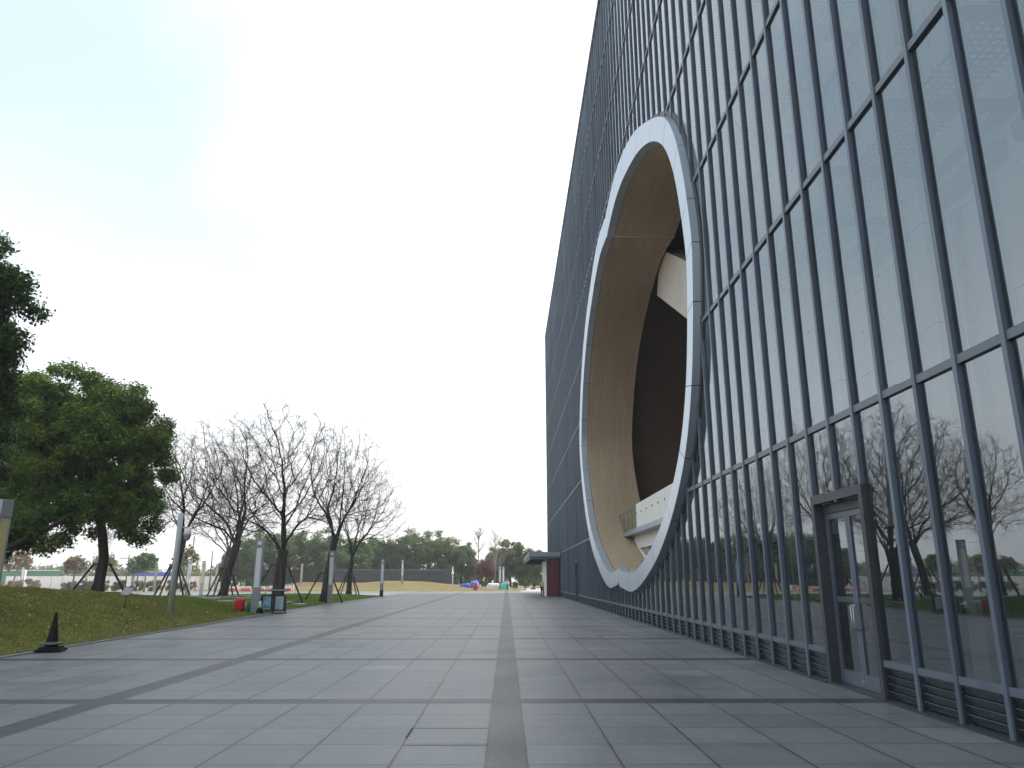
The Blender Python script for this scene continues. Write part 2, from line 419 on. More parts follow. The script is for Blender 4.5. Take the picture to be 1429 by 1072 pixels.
# ------------------------------------------------------------------ the building
FX, GX = 5.435, 5.50
Y0, BAY = 8.68, .93
KN, KF = -11, 100
YN, YF = Y0+BAY*KN, Y0+BAY*KF
LEV = [.52, 4.29, 8.73, 13.05, 17.35, 21.8, 26.3, 30.8, 35.2]
DOORS = [(3,5),(54,56)]
hall = thing('concert_hall', 'huge grey glass and metal fin concert hall with a silver rimmed oval opening', 'building', (GX,0,0))
hall_inv = Vector((-GX,0,0))
def H(mb, name, m, par=hall, smooth=False):
    mb.v = [(x-GX,y,z) for x,y,z in mb.v]; return mb.build(name, m, par, smooth)

def in_door(k):   # bay index inside a door opening
    return any(a <= k < b for a,b in DOORS)
DOOR_TOP = 2.95
# fins
def fin_segments(k):
    y = Y0+BAY*k; z0 = 0.0
    for a,b in DOORS:
        if a <= k <= b: z0 = DOOR_TOP
    h = hole(y)
    return [(z0,35.2)] if not h else [(z0,h[0]),(h[1],35.2)]
stuff = MB(); nf = 0
for k in range(KN, KF+1):
    y = Y0+BAY*k
    for z0,z1 in fin_segments(k):
        if z1-z0 < .05: continue
        mb = MB() if -1 <= k <= 65 and nf < 99 else stuff
        mb.box(FX, FX+.028, y-.043, y+.033, z0, z1)
        mb.box(FX+.012, FX+.028, y+.034, y+.048, z0, z1)
        mb.box(FX+.0285, GX+.02, y-.034, y+.034, z0, z1)
        mb.box(GX+.022, GX+.12, y-.03, y+.03, z0, z1)
        if mb is not stuff: H(mb, 'facade_fin', M['fin']); nf += 1
o = H(stuff, 'facade_fin', M['fin']); o['kind'] = 'stuff'
# transoms and sill rail
for li, z in enumerate(LEV[:-1]):
    mb = MB(); hy = hole_y(z)
    hz, dp = (.055,.045) if li else (.045,.050)
    for k in range(KN, KF):
        a, b = Y0+BAY*k+.036, Y0+BAY*(k+1)-.036
        if (li == 0 and in_door(k)) or (hy and a > hy[0] and b < hy[1]):
            if mb.v: H(mb, 'sill_rail' if li == 0 else 'transom', M['transom']); mb = MB()
            continue
        if hy:
            if a < hy[0] < b: b = hy[0]
            if a < hy[1] < b: a = hy[1]
        mb.box(GX-dp, GX+.05, a, b, z-hz, z+hz)
        mb.box(GX+.052, GX+.09, a-.07, b+.07, z-hz*.6, z+hz*.6)
    H(mb, 'sill_rail' if li == 0 else 'transom', M['transom'])
mb = MB(); mb.box(FX-.03, GX+.3, YN-.05, YF+.06, 35.203, 35.5); H(mb, 'roof_coping', M['transom'])
# pane pieces
def cell_pieces(ya, yb, z0, z1, **kw):
    ha, hb = hole(ya,**kw), hole(yb,**kw)
    if ha is None and hb is None: return [[(ya,z0),(yb,z0),(yb,z1),(ya,z1)]]
    mid = 1.7+(10.7-1.7)*KS
    ha = ha or (mid,mid); hb = hb or (mid,mid)
    out = []
    a, b = min(z1,max(z0,ha[0])), min(z1,max(z0,hb[0]))
    if a-z0 > .01 or b-z0 > .01: out.append([(ya,z0),(yb,z0),(yb,b),(ya,a)])
    a, b = max(z0,min(z1,ha[1])), max(z0,min(z1,hb[1]))
    if z1-a > .01 or z1-b > .01: out.append([(ya,a),(yb,b),(yb,z1),(ya,z1)])
    return out
rest = MB(); n_ind = 0
for k in range(KN, KF):
    for li in range(len(LEV)-1):
        z0, z1 = LEV[li], LEV[li+1]
        if li == 0 and in_door(k): z0 = DOOR_TOP
        ya, yb = Y0+BAY*k, Y0+BAY*(k+1)
        for pc in cell_pieces(ya, yb, z0, z1):
            own = -1 <= k <= 11 and n_ind < 99
            mb = MB() if own else rest
            t1, t2 = rnd.gauss(0,.0009), rnd.gauss(0,.0007)
            cy, cz = (ya+yb)/2, (z0+z1)/2
            mb.face([(GX+(y-cy)*t1*2+(z-cz)*t2, y, z) for y,z in pc][::-1])
            if own: H(mb, 'glass_pane', M['glass']); n_ind += 1
o = H(rest, 'glass_pane', M['glass']); o['kind'] = 'stuff'
# base louvres
rest = MB()
for k in range(KN, KF):
    if in_door(k): continue
    mb = MB() if -1 <= k <= 97 else rest
    a, b = Y0+BAY*k+.036, Y0+BAY*(k+1)-.036; lips = []
    mb.box(GX-.03, GX+.02, a, b, .0, .045)
    mb.box(GX-.03, GX+.02, a, a+.03, .046, .47); mb.box(GX-.03, GX+.02, b-.03, b, .046, .47)
    for q in range(4):
        z = .055+q*.103
        mb.face([(GX+.015,a+.031,z),(GX+.015,b-.031,z),(GX-.012,b-.031,z+.088),(GX-.012,a+.031,z+.088)][::-1])
        lips += range(len(mb.f), len(mb.f)+6); mb.box(GX-.018, GX+.004, a+.031, b-.031, z+.089, z+.096)
    mb.box(GX+.06, GX+.08, a, b, .0, .5)
    if mb is not rest:
        lo_ = H(mb, 'base_louvre', M['louvre']); lo_.data.materials.append(M['fin'])
        for q in lips: lo_.data.polygons[q].material_index = 1
o = H(rest, 'base_louvre', M['louvre']); o['kind'] = 'stuff'
mb = MB(); mb.box(FX-.06, GX-.035, YN, Y0+BAY*3-.01, .0, .022); mb.box(FX-.06, GX-.035, Y0+BAY*5+.12, YF, .0, .022)
H(mb, 'threshold_strip', M['fin_in'])

# doors
def make_door(ka, kb):
    ya, yb = Y0+BAY*ka, Y0+BAY*kb
    fr = MB()
    fr.box(FX-.012, GX+.22, ya-.05, ya+.07, 0, 2.97); fr.box(FX-.012, GX+.22, yb-.07, yb+.05, 0, 2.97)
    fr.box(FX-.014, GX+.222, ya-.052, yb+.052, 2.972, 3.12)
    fr.box(GX+.08, GX+.22, ya+.071, yb-.071, 2.80, 2.971)
    fr.box(FX-.008, GX+.22, ya+.071, yb-.071, 0, .035)
    fo = H(fr, 'entrance_doorway', M['frame'])
    ym = (ya+yb)/2
    DX = GX+.11
    for a, b, hs in ((ya+.075, ym-.006, 1), (ym+.006, yb-.075, -1)):
        d = MB(); t0, t1 = DX-.01, DX+.04
        d.box(t0,t1,a,a+.075,.04,2.795); d.box(t0,t1,b-.075,b,.04,2.795)
        d.box(t0+.001,t1-.001,a+.076,b-.076,.041,.26); d.box(t0+.001,t1-.001,a+.076,b-.076,2.70,2.794)
        H(d, 'door_leaf', M['doorleaf'], fo)
        g = MB(); g.face([(DX+.015,a+.07,.25),(DX+.015,b-.07,.25),(DX+.015,b-.07,2.71),(DX+.015,a+.07,2.71)][::-1]); H(g, 'door_pane', M['glass'], fo)
        hy = b-.037 if hs == 1 else a+.037
        h = MB(); h.tube([(DX-.01,hy,.92),(DX-.075,hy,.92),(DX-.095,hy,.94),(DX-.095,hy,1.28),(DX-.075,hy,1.30),(DX-.01,hy,1.30)], .012, 8)
        H(h, 'door_handle', M['steel'], fo, True)
        s = MB(); s.box(DX+.004,DX+.0135,a+.09,b-.09,1.33,1.42); H(s, 'door_sticker', M['sticker'], fo)
        c = MB()
        c.tube([(t0-.006,(hy),.15),(t0+.01,(hy),.15)], .03, 10); H(c, 'floor_lock', M['steel'], fo)
M['doorleaf'] = mat('door_leaf_metal', (.14,.165,.215), .4, .3, .08, 3)
M['sticker'] = mat('door_sticker', (.07,.085,.09), .6, 0, .4, 12)
for d in DOORS: make_door(*d)

# inside the double skin
WX = 7.5
rest = MB(); lower = MB()
for k in range(KN, KF, 1):
    ya, yb = Y0+BAY*k, Y0+BAY*(k+1)
    for pc in cell_pieces(ya, yb, 2.7, 35.2, kd=1.0, kh=1.0):
        rest.face([(WX,y,z) for y,z in pc][::-1])
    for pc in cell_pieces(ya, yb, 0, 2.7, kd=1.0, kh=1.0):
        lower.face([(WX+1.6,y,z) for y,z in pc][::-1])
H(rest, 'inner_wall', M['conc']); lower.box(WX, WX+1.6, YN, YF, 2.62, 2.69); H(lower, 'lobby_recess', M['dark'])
mb = MB()
for y in [10.4,11.6,12.7,13.9,15.0,16.3]:
    pass
for i,(ya,yb,za,zb) in enumerate([(9.0,9.3,3.6,7.7),(10.2,10.5,3.6,7.7),(11.1,11.4,3.6,7.7),(12.0,12.3,3.6,7.7),(13.0,13.3,3.6,7.7),(14.0,14.3,3.6,7.7)]):
    w = MB(); w.box(WX-.05, WX-.012, ya, yb, za, zb); H(w, 'slot_window', M['winblue'])
    l = MB(); l.box(WX-.20, WX-.013, ya-.35, yb+.15, zb+.12, zb+.42); H(l, 'slot_lintel', M['lintel'])
for k in range(KN+2, 12, 4):
    c = MB(); y = Y0+BAY*k+.4; c.box(WX-.35, WX-.005, y-.22, y+.22, 0, 35.15); H(c, 'inner_pier', M['conc'])
mb = MB(); mb.box(GX+.13, WX+1.6, YN, YF, -.02, .02); H(mb, 'lobby_floor', M['floor_in'])
for z in LEV[2:-1]:
    g = MB(); hy = hole_y(z-.1, kd=1.02, kh=1.02)
    segs = [(YN,YF)] if not hy else [(YN,hy[0]-.3),(hy[1]+.3,YF)]
    for a,b in segs: g.face([(GX+.45,a,z-.12),(WX-.6,a,z-.12),(WX-.6,b,z-.12),(GX+.45,b,z-.12)])
    H(g, 'catwalk_grating', M['grating'])
    bm_ = MB()
    for k in range(KN, KF, 2):
        y = Y0+BAY*k
        if hy and hy[0]-.4 < y < hy[1]+.4: continue
        bm_.box(GX+.14, WX-.02, y-.05, y+.05, z-.30, z-.13)
        if not (hy and hy[0]-2.6 < y < hy[1]+.4) and k+2 < KF: bm_.box(WX-.12, WX-.03, y-.06, y+2*BAY+.06, z-.26, z-.16)
    H(bm_, 'catwalk_bracket', M['fin_in'])
for yy in (YF, YN):
    e = MB(); s_ = .15 if yy == YF else -.15
    e.box(FX+.02, 104, min(yy+.04*np.sign(s_),yy+s_), max(yy+.04*np.sign(s_),yy+s_), 0, 35.195); H(e, 'end_wall', M['fin'])
mb = MB(); mb.box(WX-.2, 104, YN, YF, 34.9, 35.19); H(mb, 'roof_slab', M['lintel'])  # slab cut back; the open cavity top is added to brighten the interior
mb = MB(); mb.box(104.01, 104.3, YN, YF, 0, 35.19); H(mb, 'rear_wall', M['fin'])

# portal ring, in panels with open joints
OL = outline(dt=.36); IL = outline(.945, .905, 10.62)
n = len(OL)
XF_O, XF_I, XB = 5.24, 5.29, GX+.03
XL0, XL1 = 5.72, 8.70
notch = [i for i,(d,z) in enumerate(PROF) if abs(d-35.4) < 1e-6]
nup = notch[0]; nlo = n-nup
cuts = sorted(set([nup, nlo] + [int(i) for i in np.linspace(0, nup, 10)[:-1]] + [int(i) for i in np.linspace(nup, nlo, 17)] + [int(i) for i in np.linspace(nlo, n, 10)[:-1]]))
def lerp(a,b,t): return tuple(p+(q-p)*t for p,q in zip(a,b))
for ci, i0 in enumerate(cuts):
    i1 = cuts[(ci+1) % len(cuts)]
    if i1 <= i0: i1 += n
    idx = list(range(i0, i1+1))
    def loop(Lp):
        pts = [Lp[i % n] for i in idx]
        d0 = math.dist(pts[0],pts[1]); d1 = math.dist(pts[-1],pts[-2])
        pts[0] = lerp(pts[0],pts[1],min(.4,.012/d0)); pts[-1] = lerp(pts[-1],pts[-2],min(.4,.012/d1))
        return pts
    o_, i_ = loop(OL), loop(IL)
    mb = MB()
    rows = [[(XB,)+p for p in o_], [(XF_O,)+p for p in o_], [(XF_I,)+p for p in i_], [(XL0-.03,)+p for p in i_]]
    for a,b in zip(rows, rows[1:]):
        n0 = len(mb.v); mb.v += a+b; m_ = len(a)
        for j in range(m_-1): mb.f.append((n0+j, n0+j+1, n0+m_+j+1, n0+m_+j))
    ro = H(mb, 'ring_panel', M['ring'])
# backing behind the joints
mb = MB()
def strip_loop(mb, La, xa, Lb, xb):
    n0 = len(mb.v); mb.v += [(xa,)+p for p in La]+[(xb,)+p for p in Lb]; m_ = len(La)
    for j in range(m_): mb.f.append((n0+j, n0+(j+1)%m_, n0+m_+(j+1)%m_, n0+m_+j))
OB, IB = outline(.998,.998,10.8,.36), outline(.948,.909,10.62)
strip_loop(mb, OB, XB, OB, XF_O+.02); strip_loop(mb, OB, XF_O+.02, IB, XF_I+.02); strip_loop(mb, IB, XF_I+.02, IB, XL0+.02)
H(mb, 'ring_backing', M['joint'])
# flashing between ring and glass
mb = MB(); OFo = outline(1.012,1.012,10.8,.30); strip_loop(mb, OFo, GX-.03, OL, GX-.035); strip_loop(mb, OFo, GX+.02, OFo, GX-.03); H(mb, 'ring_flashing', M['fin_in'])
# slatted lining
mb = MB(); SL = outline(.945,.905,10.62); SD = outline(.949,.910,10.62)
pit = .105; x = XL0; gaps = []
while x < XL1-.02:
    strip_loop(mb, SL, x, SL, x+pit*.70); strip_loop(mb, SL, x+pit*.70, SD, x+pit*.72); gaps.append(len(mb.f)); strip_loop(mb, SD, x+pit*.72, SD, x+pit*.98); gaps.append(len(mb.f)); strip_loop(mb, SD, x+pit*.98, SL, x+pit)
    x += pit
XL1 = x
lo_ = H(mb, 'wood_lining', M['lining']); lo_.data.materials.append(M['lingap_shade'])
for a_, b_ in zip(gaps[::2], gaps[1::2]):
    for q in range(a_, b_): lo_.data.polygons[q].material_index = 1
mb = MB(); T1 = outline(.941,.899,10.62)
strip_loop(mb, SL, XL1+.001, T1, XL1+.002); strip_loop(mb, T1, XL1+.002, T1, XL1+.10); strip_loop(mb, T1, XL1+.10, outline(.96,.93,10.62), XL1+.11)
H(mb, 'lining_trim', M['lintrim'])
for i_n, sg in ((nup,-1),(nlo,1)):
    y, z = SL[i_n]; r_ = MB(); r_.box(XL0, XL1, y-.05, y+.05, z-.06, z+.02); H(r_, 'ridge_trim', M['lintrim'])
# chamber behind
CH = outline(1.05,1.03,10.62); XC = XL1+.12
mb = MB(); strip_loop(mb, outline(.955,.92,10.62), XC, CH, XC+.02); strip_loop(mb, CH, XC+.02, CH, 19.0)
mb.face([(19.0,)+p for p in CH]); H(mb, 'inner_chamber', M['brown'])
# cream back wall under the balcony
zt = 4.28
low = [(y,z) for y,z in outline(.965,.935,10.62) if z < zt]
low.sort()
top_pts = [(low[-1][0],zt),(low[0][0],zt)]
XW = 7.75
mb = MB(); mb.face([(XW,)+p for p in low+top_pts]); mb.face([(XW+.2,)+p for p in low+top_pts]); H(mb, 'foyer_wall', M['cream'])
wp = [(43.8,3.36),(32,3.36),(32,2.2),(39.5,2.55),(42.4,2.98)]
w = MB(); w.face([(XW-.02,)+p for p in wp]); wo = H(w, 'foyer_window', M['glass_v'])
w = MB(); w.box(XW-.05,XW-.012,41.1,41.17,2.5,3.36); w.box(XW-.06,XW-.01,32,43.8,3.362,3.43); H(w, 'window_frame', M['fin_in'], wo)
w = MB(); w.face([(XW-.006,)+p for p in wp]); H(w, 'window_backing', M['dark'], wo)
# balcony
BX = 7.2; YB0, YB1 = 23.5, 48.9
mb = MB(); mb.box(BX, XC+.3, YB0, YB1, 4.20, 4.46); mb.box(BX+.25, 18, YB0, YB1-.3, 4.462, 4.52)
ba = H(mb, 'balcony', M['fascia'])
mb = MB()
ys = np.arange(YB0, 42.2, 1.55)
for a in ys: mb.box(BX+.05, BX+.09, a+.014, min(a+1.536,42.2), 4.465, 5.76)
H(mb, 'balcony_parapet', M['cream'], ba)
mb = MB(); mb.box(BX+.095, BX+.11, YB0, 42.1, 4.465, 5.74); H(mb, 'parapet_backing', M['fin_in'], ba)
mb = MB()
for a in ys[1:]:
    mb.tube([(BX+.02,a,5.25),(BX+.05,a,5.25)], .05, 8); 
H(mb, 'parapet_stud', M['joint'], ba)
mb = MB()
for a in np.arange(42.35, 48.4, 1.5): mb.face([(BX+.065,a+.01,4.465),(BX+.065,a+.01,5.60),(BX+.065,min(a+1.49,48.85),5.60),(BX+.065,min(a+1.49,48.85),4.465)])
H(mb, 'glass_balustrade', M['glass_b'], ba)
mb = MB(); mb.tube([(BX+.065,42.35,5.62),(BX+.065,48.85,5.62)], .025, 8)
for a in np.arange(42.35, 48.9, 1.5): mb.box(BX+.08, BX+.10, a-.02, a+.02, 4.465, 5.6)
H(mb, 'balustrade_rail', M['fin'], ba)
# inclined beam inside
ang = math.atan2(3.72, 6.4)
Mx = Matrix.Translation((9.0, 41.84, 18.23)) @ Matrix.Rotation(ang, 4, 'X')
mb = MB(); mb.box(0, 2.6, -18, 0, 0, 2.75, Mx)
bo = H(mb, 'inclined_beam', M['beam'])

# canopy with maroon end wall
cn = MB(); cn.box(2.25, FX-.02, 77.2, 101.5, 3.90, 4.36)
co = H(cn, 'entrance_canopy', M['fascia'])
c2 = MB(); c2.box(2.38, FX-.05, 77.6, 101.3, 3.72, 3.895); H(c2, 'canopy_soffit', M['soffit'], co)
c3 = MB()
for y in (80.5,86,92,98): c3.box(2.43, FX-.06, y-.1, y+.1, 3.50, 3.715)
H(c3, 'canopy_beam', M['fin_in'], co)
mb = MB(); mb.box(4.08, FX-.12, 78.4, 88, 0, 3.71); eb = H(mb, 'vestibule_wall', M['cream'])
mb = MB(); mb.box(4.06, FX-.11, 78.2, 78.39, 0, 3.705); H(mb, 'maroon_panel', M['maroon'], eb)

# ------------------------------------------------------------------ ground
def S(o, label): return tag(o, label, None, None, 'structure')
def sst(a,b,x):
    t = min(1,max(0,(x-a)/(b-a))); return t*t*(3-2*t)
def kerb_x(Y): return float(np.interp(Y, [-12,10,18,29,44,80], [-11.2,-11.2,-11.42,-11.68,-12.45,-12.55]))
def crest(Y): return float(np.interp(Y, [-12,10,28,32,38,50,60,80], [1.3,1.45,1.4,1.22,.90,.52,.36,.24]))
def bumpn(x,y): return .05*math.sin(x*1.3+y*.7)+.04*math.sin(x*.5-y*1.1+1)+.025*math.sin(2.7*x+1.9*y)
def gz(X, Y):
    u = kerb_x(Y)-X
    c = crest(Y)
    base = .16*sst(0,3,u)
    hill = max(0,c-.16)*sst(-.5,6.5,u)
    z = .025+base+hill
    back = sst(9,20,u); z = z*(1-back)+ .12*back
    edge = min(1, max(0,(82-Y)/6)) if Y > 70 else 1
    z = z*(.25+.75*edge)
    return z + bumpn(X,Y)*sst(.4,3,u)*(.6 if Y<55 else .35)
def grid_mesh(name, xs_f, ys, zf, m):
    mb = MB(); rows = []
    for y in ys:
        xs = xs_f(y); rows.append(len(mb.v)); mb.v += [(x,y,zf(x,y)) for x in xs]
    w = len(xs_f(ys[0]))
    for j in range(len(ys)-1):
        for i in range(w-1): mb.f.append((rows[j]+i, rows[j]+i+1, rows[j+1]+i+1, rows[j+1]+i))
    return mb.build(name, m, None, True)
def lawn_far(Y): return -38 if Y < 60 else -38+ (Y-60)*.1
def lawn_xs(y):
    k = kerb_x(y)
    if y > 76: k -= (y-76)**2*.12
    return [k-(k-(-37))*t**1.6 for t in np.linspace(0,1,46)]
S(grid_mesh('lawn', lawn_xs, list(np.arange(-10,79.6,.8))+[80.2], gz, M['lawn']), 'grassy mound and lawn along the left of the plaza')
mb = MB()
mb.face([(-70,112,0),(-70,79,0),(-37,79,0),(-37,-12,0),(5.6,-12,0),(5.6,79,0),(40,79,0),(40,112,0)][::-1])
mb.v, mb.f = [], []
mb.face([(-13.5,-12,0),(GX-.02,-12,0),(GX-.02,79,0),(-13.5,79,0)]); mb.face([(-75,79,0),(GX-.02,79,0),(GX-.02,111,0),(-75,111,0)]); mb.face([(GX-.02,102.5,0),(60,102.5,0),(60,111,0),(GX-.02,111,0)])
S(mb.build('plaza', M['plaza']), 'grey stone paved plaza with dark strips')
mb = MB()
ys = list(np.arange(-10,79.5,1.5))
for a,b in zip(ys,ys[1:]):
    ka,kb = kerb_x(a),kerb_x(b); n0=len(mb.v)
    g = .006
    for y,k in ((a+g,ka),(b-g,kb)): mb.v += [(k+.20,y,0.0),(k+.20,y,.022),(k-.03,y,.03),(k-.03,y,0)]
    for q in ((0,1,5,4),(1,2,6,5),(2,3,7,6),(0,3,2,1),(4,5,6,7)): mb.f.append(tuple(n0+i for i in q))
S(mb.build('kerb', M['kerb']), 'flush stone kerb between plaza and lawn')
mb = MB(); mb.face([(-349,-39,-.06),(199,-39,-.06),(199,419,-.06),(-349,419,-.06)]); S(mb.build('ground', M['gravel']), 'open earth reaching the horizon')
sl = MB(); sl.box(-1.092,-.205,8.60,9.484,-.05,.005); so_ = sl.build('paving_slab',M['plaza']); tag(so_,'slightly raised paving slab with a mossy edge left of the dark centre strip','paving slab')
sl = MB(); sl.box(-1.115,-1.094,8.95,9.50,-.02,.004); sl.box(-1.116,-.205,9.486,9.512,-.02,.0045); sl.build('moss_edge',M['moss'],so_)
sl = MB(); sl.box(-.27,-.207,8.92,8.97,-.02,.0065); sl.box(-1.09,-1.04,8.90,8.95,-.02,.0065); sl.build('chipped_corner',M['paving_l'],so_)
# pale path round the back of the lawn
mb = MB(); P = [(-40,40),(-38,62),(-36,72),(-31,82),(-20,86),(-13,86)]; P2 = [(-44,40),(-42.5,64),(-40,76),(-33,88),(-20,92),(-13,92)]
for i in range(len(P)-1): mb.face([(*P[i],.006),(*P[i+1],.006),(*P2[i+1],.006),(*P2[i],.006)])
S(mb.build('path', M['paving_l']), 'pale paved path curving behind the lawn')
# narrow slab paths crossing the lawn
mb = MB()
for (xa,xb,yc,w) in ((-18.5,-13.2,42.6,.55),(-21,-13.1,50.2,.6),(-24,-16,54.5,.6)):
    x = xa
    while x < xb:
        q = [(x,yc-w),(x+.88,yc-w),(x+.88,yc+w),(x,yc+w)]
        zz = max(gz(a,b) for a,b in q)+.03
        mb.box(x, x+.88, yc-w, yc+w, zz-.1, zz); x += .9
S(mb.build('stepping_path', M['paving_l']), 'grey slab paths crossing the lawn between the bare trees')
# far dry lawn with low humps
def hump(x,y):
    z = 1.35*math.exp(-((x+18)/9)**2-((y-127)/9)**2)+1.15*math.exp(-((x+33)/8)**2-((y-128)/9)**2)+.5*math.exp(-((x+6)/9)**2-((y-128)/8)**2)
    return -.02+z*sst(111,117,y)+.04*math.sin(x*.9+y*.4)*sst(112,116,y)
S(grid_mesh('far_lawn', lambda y: np.linspace(-48, 3 if y < 1e9 else 0, 52), np.arange(111,150,1.0), hump, M['dry']), 'dry yellow grass humps beyond the plaza')
mb = MB(); mb.face([(2,111,.003),(70,111,.003),(70,150,.003),(2,150,.003)]); S(mb.build('far_paving', M['paving_l']), 'sunlit pale paving past the end of the hall')

# grass
def blades(name, n, region, hmin, hmax, mtl, label, dens=None):
    V = []
    rs = np.random.RandomState(5 if name=='grass' else 6)
    c = 0
    while c < n:
        X, Y = region(rs)
        u = kerb_x(Y)-X
        if u < .05: continue
        z = gz(X,Y)
        hgt = rs.uniform(hmin,hmax)*(.6+.4*min(1,u)); a = rs.uniform(0,6.283); w = rs.uniform(.006,.014)*(1+Y/30)
        lx, ly = rs.normal(0,.5,2)*hgt
        dx, dy = math.cos(a)*w, math.sin(a)*w
        V += [(X-dx,Y-dy,z-.02),(X+dx,Y+dy,z-.02),(X+lx,Y+ly,z+hgt)]
        c += 1
    o = quads_mesh(name, V, mtl, None, 3)
    return tag(o, label, 'grass', None, 'stuff')
def reg_near(rs):
    Y = 13+32*rs.rand()**1.3; return -11.2-(10)*rs.rand(), Y
def reg_far(rs):
    Y = 36+44*rs.rand()**1.2; return -12.3-(5+ (Y-36)*.32)*rs.rand(), Y
blades('grass', 110000, reg_near, .03, .085, M['blade'], 'short worn olive grass covering the mound on the left')
blades('bright_grass', 60000, reg_far, .03, .09, M['blade2'], 'fresh green grass under the bare trees')
# fallen leaves
V = []; rs = np.random.RandomState(9)
for i in range(6500):
    Y = 13+45*rs.rand()**1.5; X = kerb_x(Y)-.15-10*rs.rand()
    z = gz(X,Y)+rs.uniform(.01,.05); s = rs.uniform(.022,.045); a = rs.uniform(0,6.28)
    e1 = np.array([math.cos(a),math.sin(a),rs.normal(0,.4)])*s; e2 = np.array([-math.sin(a),math.cos(a),rs.normal(0,.4)])*s*.6
    p = np.array([X,Y,z]); V += [p-e1,p+e2,p+e1,p-e2]
tag(quads_mesh('fallen_leaves', V, M['litter']), 'pale fallen leaves scattered over the grass', 'leaves', None, 'stuff')

# ------------------------------------------------------------------ trees
def leaves_from_clumps(clumps, per, size, rs, flat=.75, shell=.35):
    C = np.array([c[:3] for c in clumps]); Rr = np.array([c[3] for c in clumps])
    w = Rr**2; idx = rs.choice(len(C), per, p=w/w.sum())
    d = rs.normal(size=(per,3)); d /= np.linalg.norm(d,axis=1)[:,None]
    rad = Rr[idx]*(shell+(1-shell)*rs.rand(per))*(1+.12*rs.normal(size=per))
    p = C[idx] + d*rad[:,None]*np.array([1,1,flat])
    nrm = d*.8 + rs.normal(size=(per,3))*.6 + np.array([0,0,.65]); nrm /= np.linalg.norm(nrm,axis=1)[:,None]
    a = np.cross(nrm, rs.normal(size=(per,3))); a /= np.linalg.norm(a,axis=1)[:,None]; b = np.cross(nrm,a)
    s = size*(.6+.8*rs.rand(per)); a *= s[:,None]; b *= (s*.55)[:,None]
    return np.stack([p-a, p+b, p+a, p-b],1).reshape(-1,3)
def crown_clumps(ells, n, rs, rmin, rmax, inner=.25):
    out = []
    vol = np.array([e[3]*e[4]*e[5] for e in ells]); vol /= vol.sum()
    for _ in range(n):
        e = ells[rs.choice(len(ells), p=vol)]
        d = rs.normal(size=3); d /= np.linalg.norm(d)
        if d[2] < -.55: d[2] *= -.6
        t = inner+(1-inner)*rs.rand()**.45
        r = rs.uniform(rmin,rmax)
        out.append((e[0]+d[0]*e[3]*t, e[1]+d[1]*e[4]*t, e[2]+d[2]*e[5]*t, r))
    return out
def limbs(mb, start, clumps, r0, rs, k=14):
    sel = rs.permutation(len(clumps))[:k]
    for i in sel:
        c = np.array(clumps[i][:3]); s = np.array(start)+np.array([0,0,rs.uniform(-.5,.8)])
        m = s*.5+c*.5+np.array([0,0,-.08*np.linalg.norm(c-s)])+rs.normal(size=3)*.15
        q = [s+(m-s)*t*1 for t in (0,.5)]+[m, m*.4+c*.6+rs.normal(size=3)*.1, c]
        rr = r0*rs.uniform(.35,.6)
        mb.tube([tuple(p) for p in q], [rr,rr*.8,rr*.62,rr*.4,rr*.15], 6, False)
def evergreen(name, label, base, ells, trunk_pts, trunk_r, nclump, nleaf, lsize, mleaf, mbark, seed, rc, k=16, group=None, extra=(), cat='tree'):
    rs = np.random.RandomState(seed)
    t = thing(name, label, cat, base, 0, group)
    cl = crown_clumps(ells, nclump, rs, *rc)+list(extra)
    B = np.array(base)
    mb = MB(); mb.tube(trunk_pts, trunk_r, 10); limbs(mb, trunk_pts[-1], cl, trunk_r[-1], rs, k)
    mb.v = [tuple(np.array(v)-B) for v in mb.v]
    mb.build('trunk', mbark, t, True)
    V = leaves_from_clumps(cl, nleaf, lsize, rs)-B
    quads_mesh('crown', V, mleaf, t)
    return t

# mound camphor (second from left), with supports
def support_frame(name, label, c, r, hgt, n, rot, spread, group, mtl='stake'):
    z0 = c[2]
    t = thing(name, label, 'tree stakes', c, 0, group)
    for i in range(n):
        a = rot+2*math.pi*i/n
        fx, fy = math.cos(a)*spread, math.sin(a)*spread
        fz = gz(c[0]+fx,c[1]+fy)-c[2]-.05 if c[1] < 82 else -.02
        mb = MB(); mb.tube([(fx,fy,fz),(math.cos(a)*(r+.06),math.sin(a)*(r+.06),hgt)], .058, 6)
        mb.build('stake', M[mtl], t, True)
    mb = MB()
    pts = [(math.cos(rot+2*math.pi*i/n)*(r+.10), math.sin(rot+2*math.pi*i/n)*(r+.10), hgt-.02) for i in range(n)]
    for i in range(n): mb.tube([pts[i],pts[(i+1)%n]], .04, 6)
    mb.build('cross_rail', M[mtl], t, True)
    return t
e2z = gz(-19,36)
evergreen('camphor_tree', 'bushy dark evergreen tree with staked trunk on the grass mound', (-19,36,e2z),
    [(-21.3,36,8.0,4.5,4.2,3.9),(-24.2,36.5,8.4,3.3,3.6,3.6),(-18.6,36,7.0,2.3,3.0,2.7),(-20.8,36,5.0,4.3,3.6,1.7),(-20.8,36,5.0,4.3,3.6,1.7)],
    [(-19.0,36,e2z-.1),(-18.95,36,e2z+.5),(-18.9,36.05,e2z+1.6),(-19.2,36.1,e2z+2.9),(-19.7,36.1,e2z+4.2)], [.33,.25,.22,.2,.17],
    440, 260000, .075, M['leaf_camphor'], M['bark_d'], 3, (.38,.85), 40, extra=[(-17.3,36,3.6,.7),(-16.9,36.3,4.2,.7),(-17.8,35.6,3.9,.7),(-20.5,35.2,3.5,.7),(-21.5,35.6,3.2,.7),(-22.6,35.8,3.4,.8),(-23.6,35.4,3.7,.8),(-19.9,36.8,3.9,.6),(-24.5,36,4.0,.9),(-16.7,35.8,5.0,.7),(-18.3,35.2,4.3,.6),(-22,35,4.2,.8)])
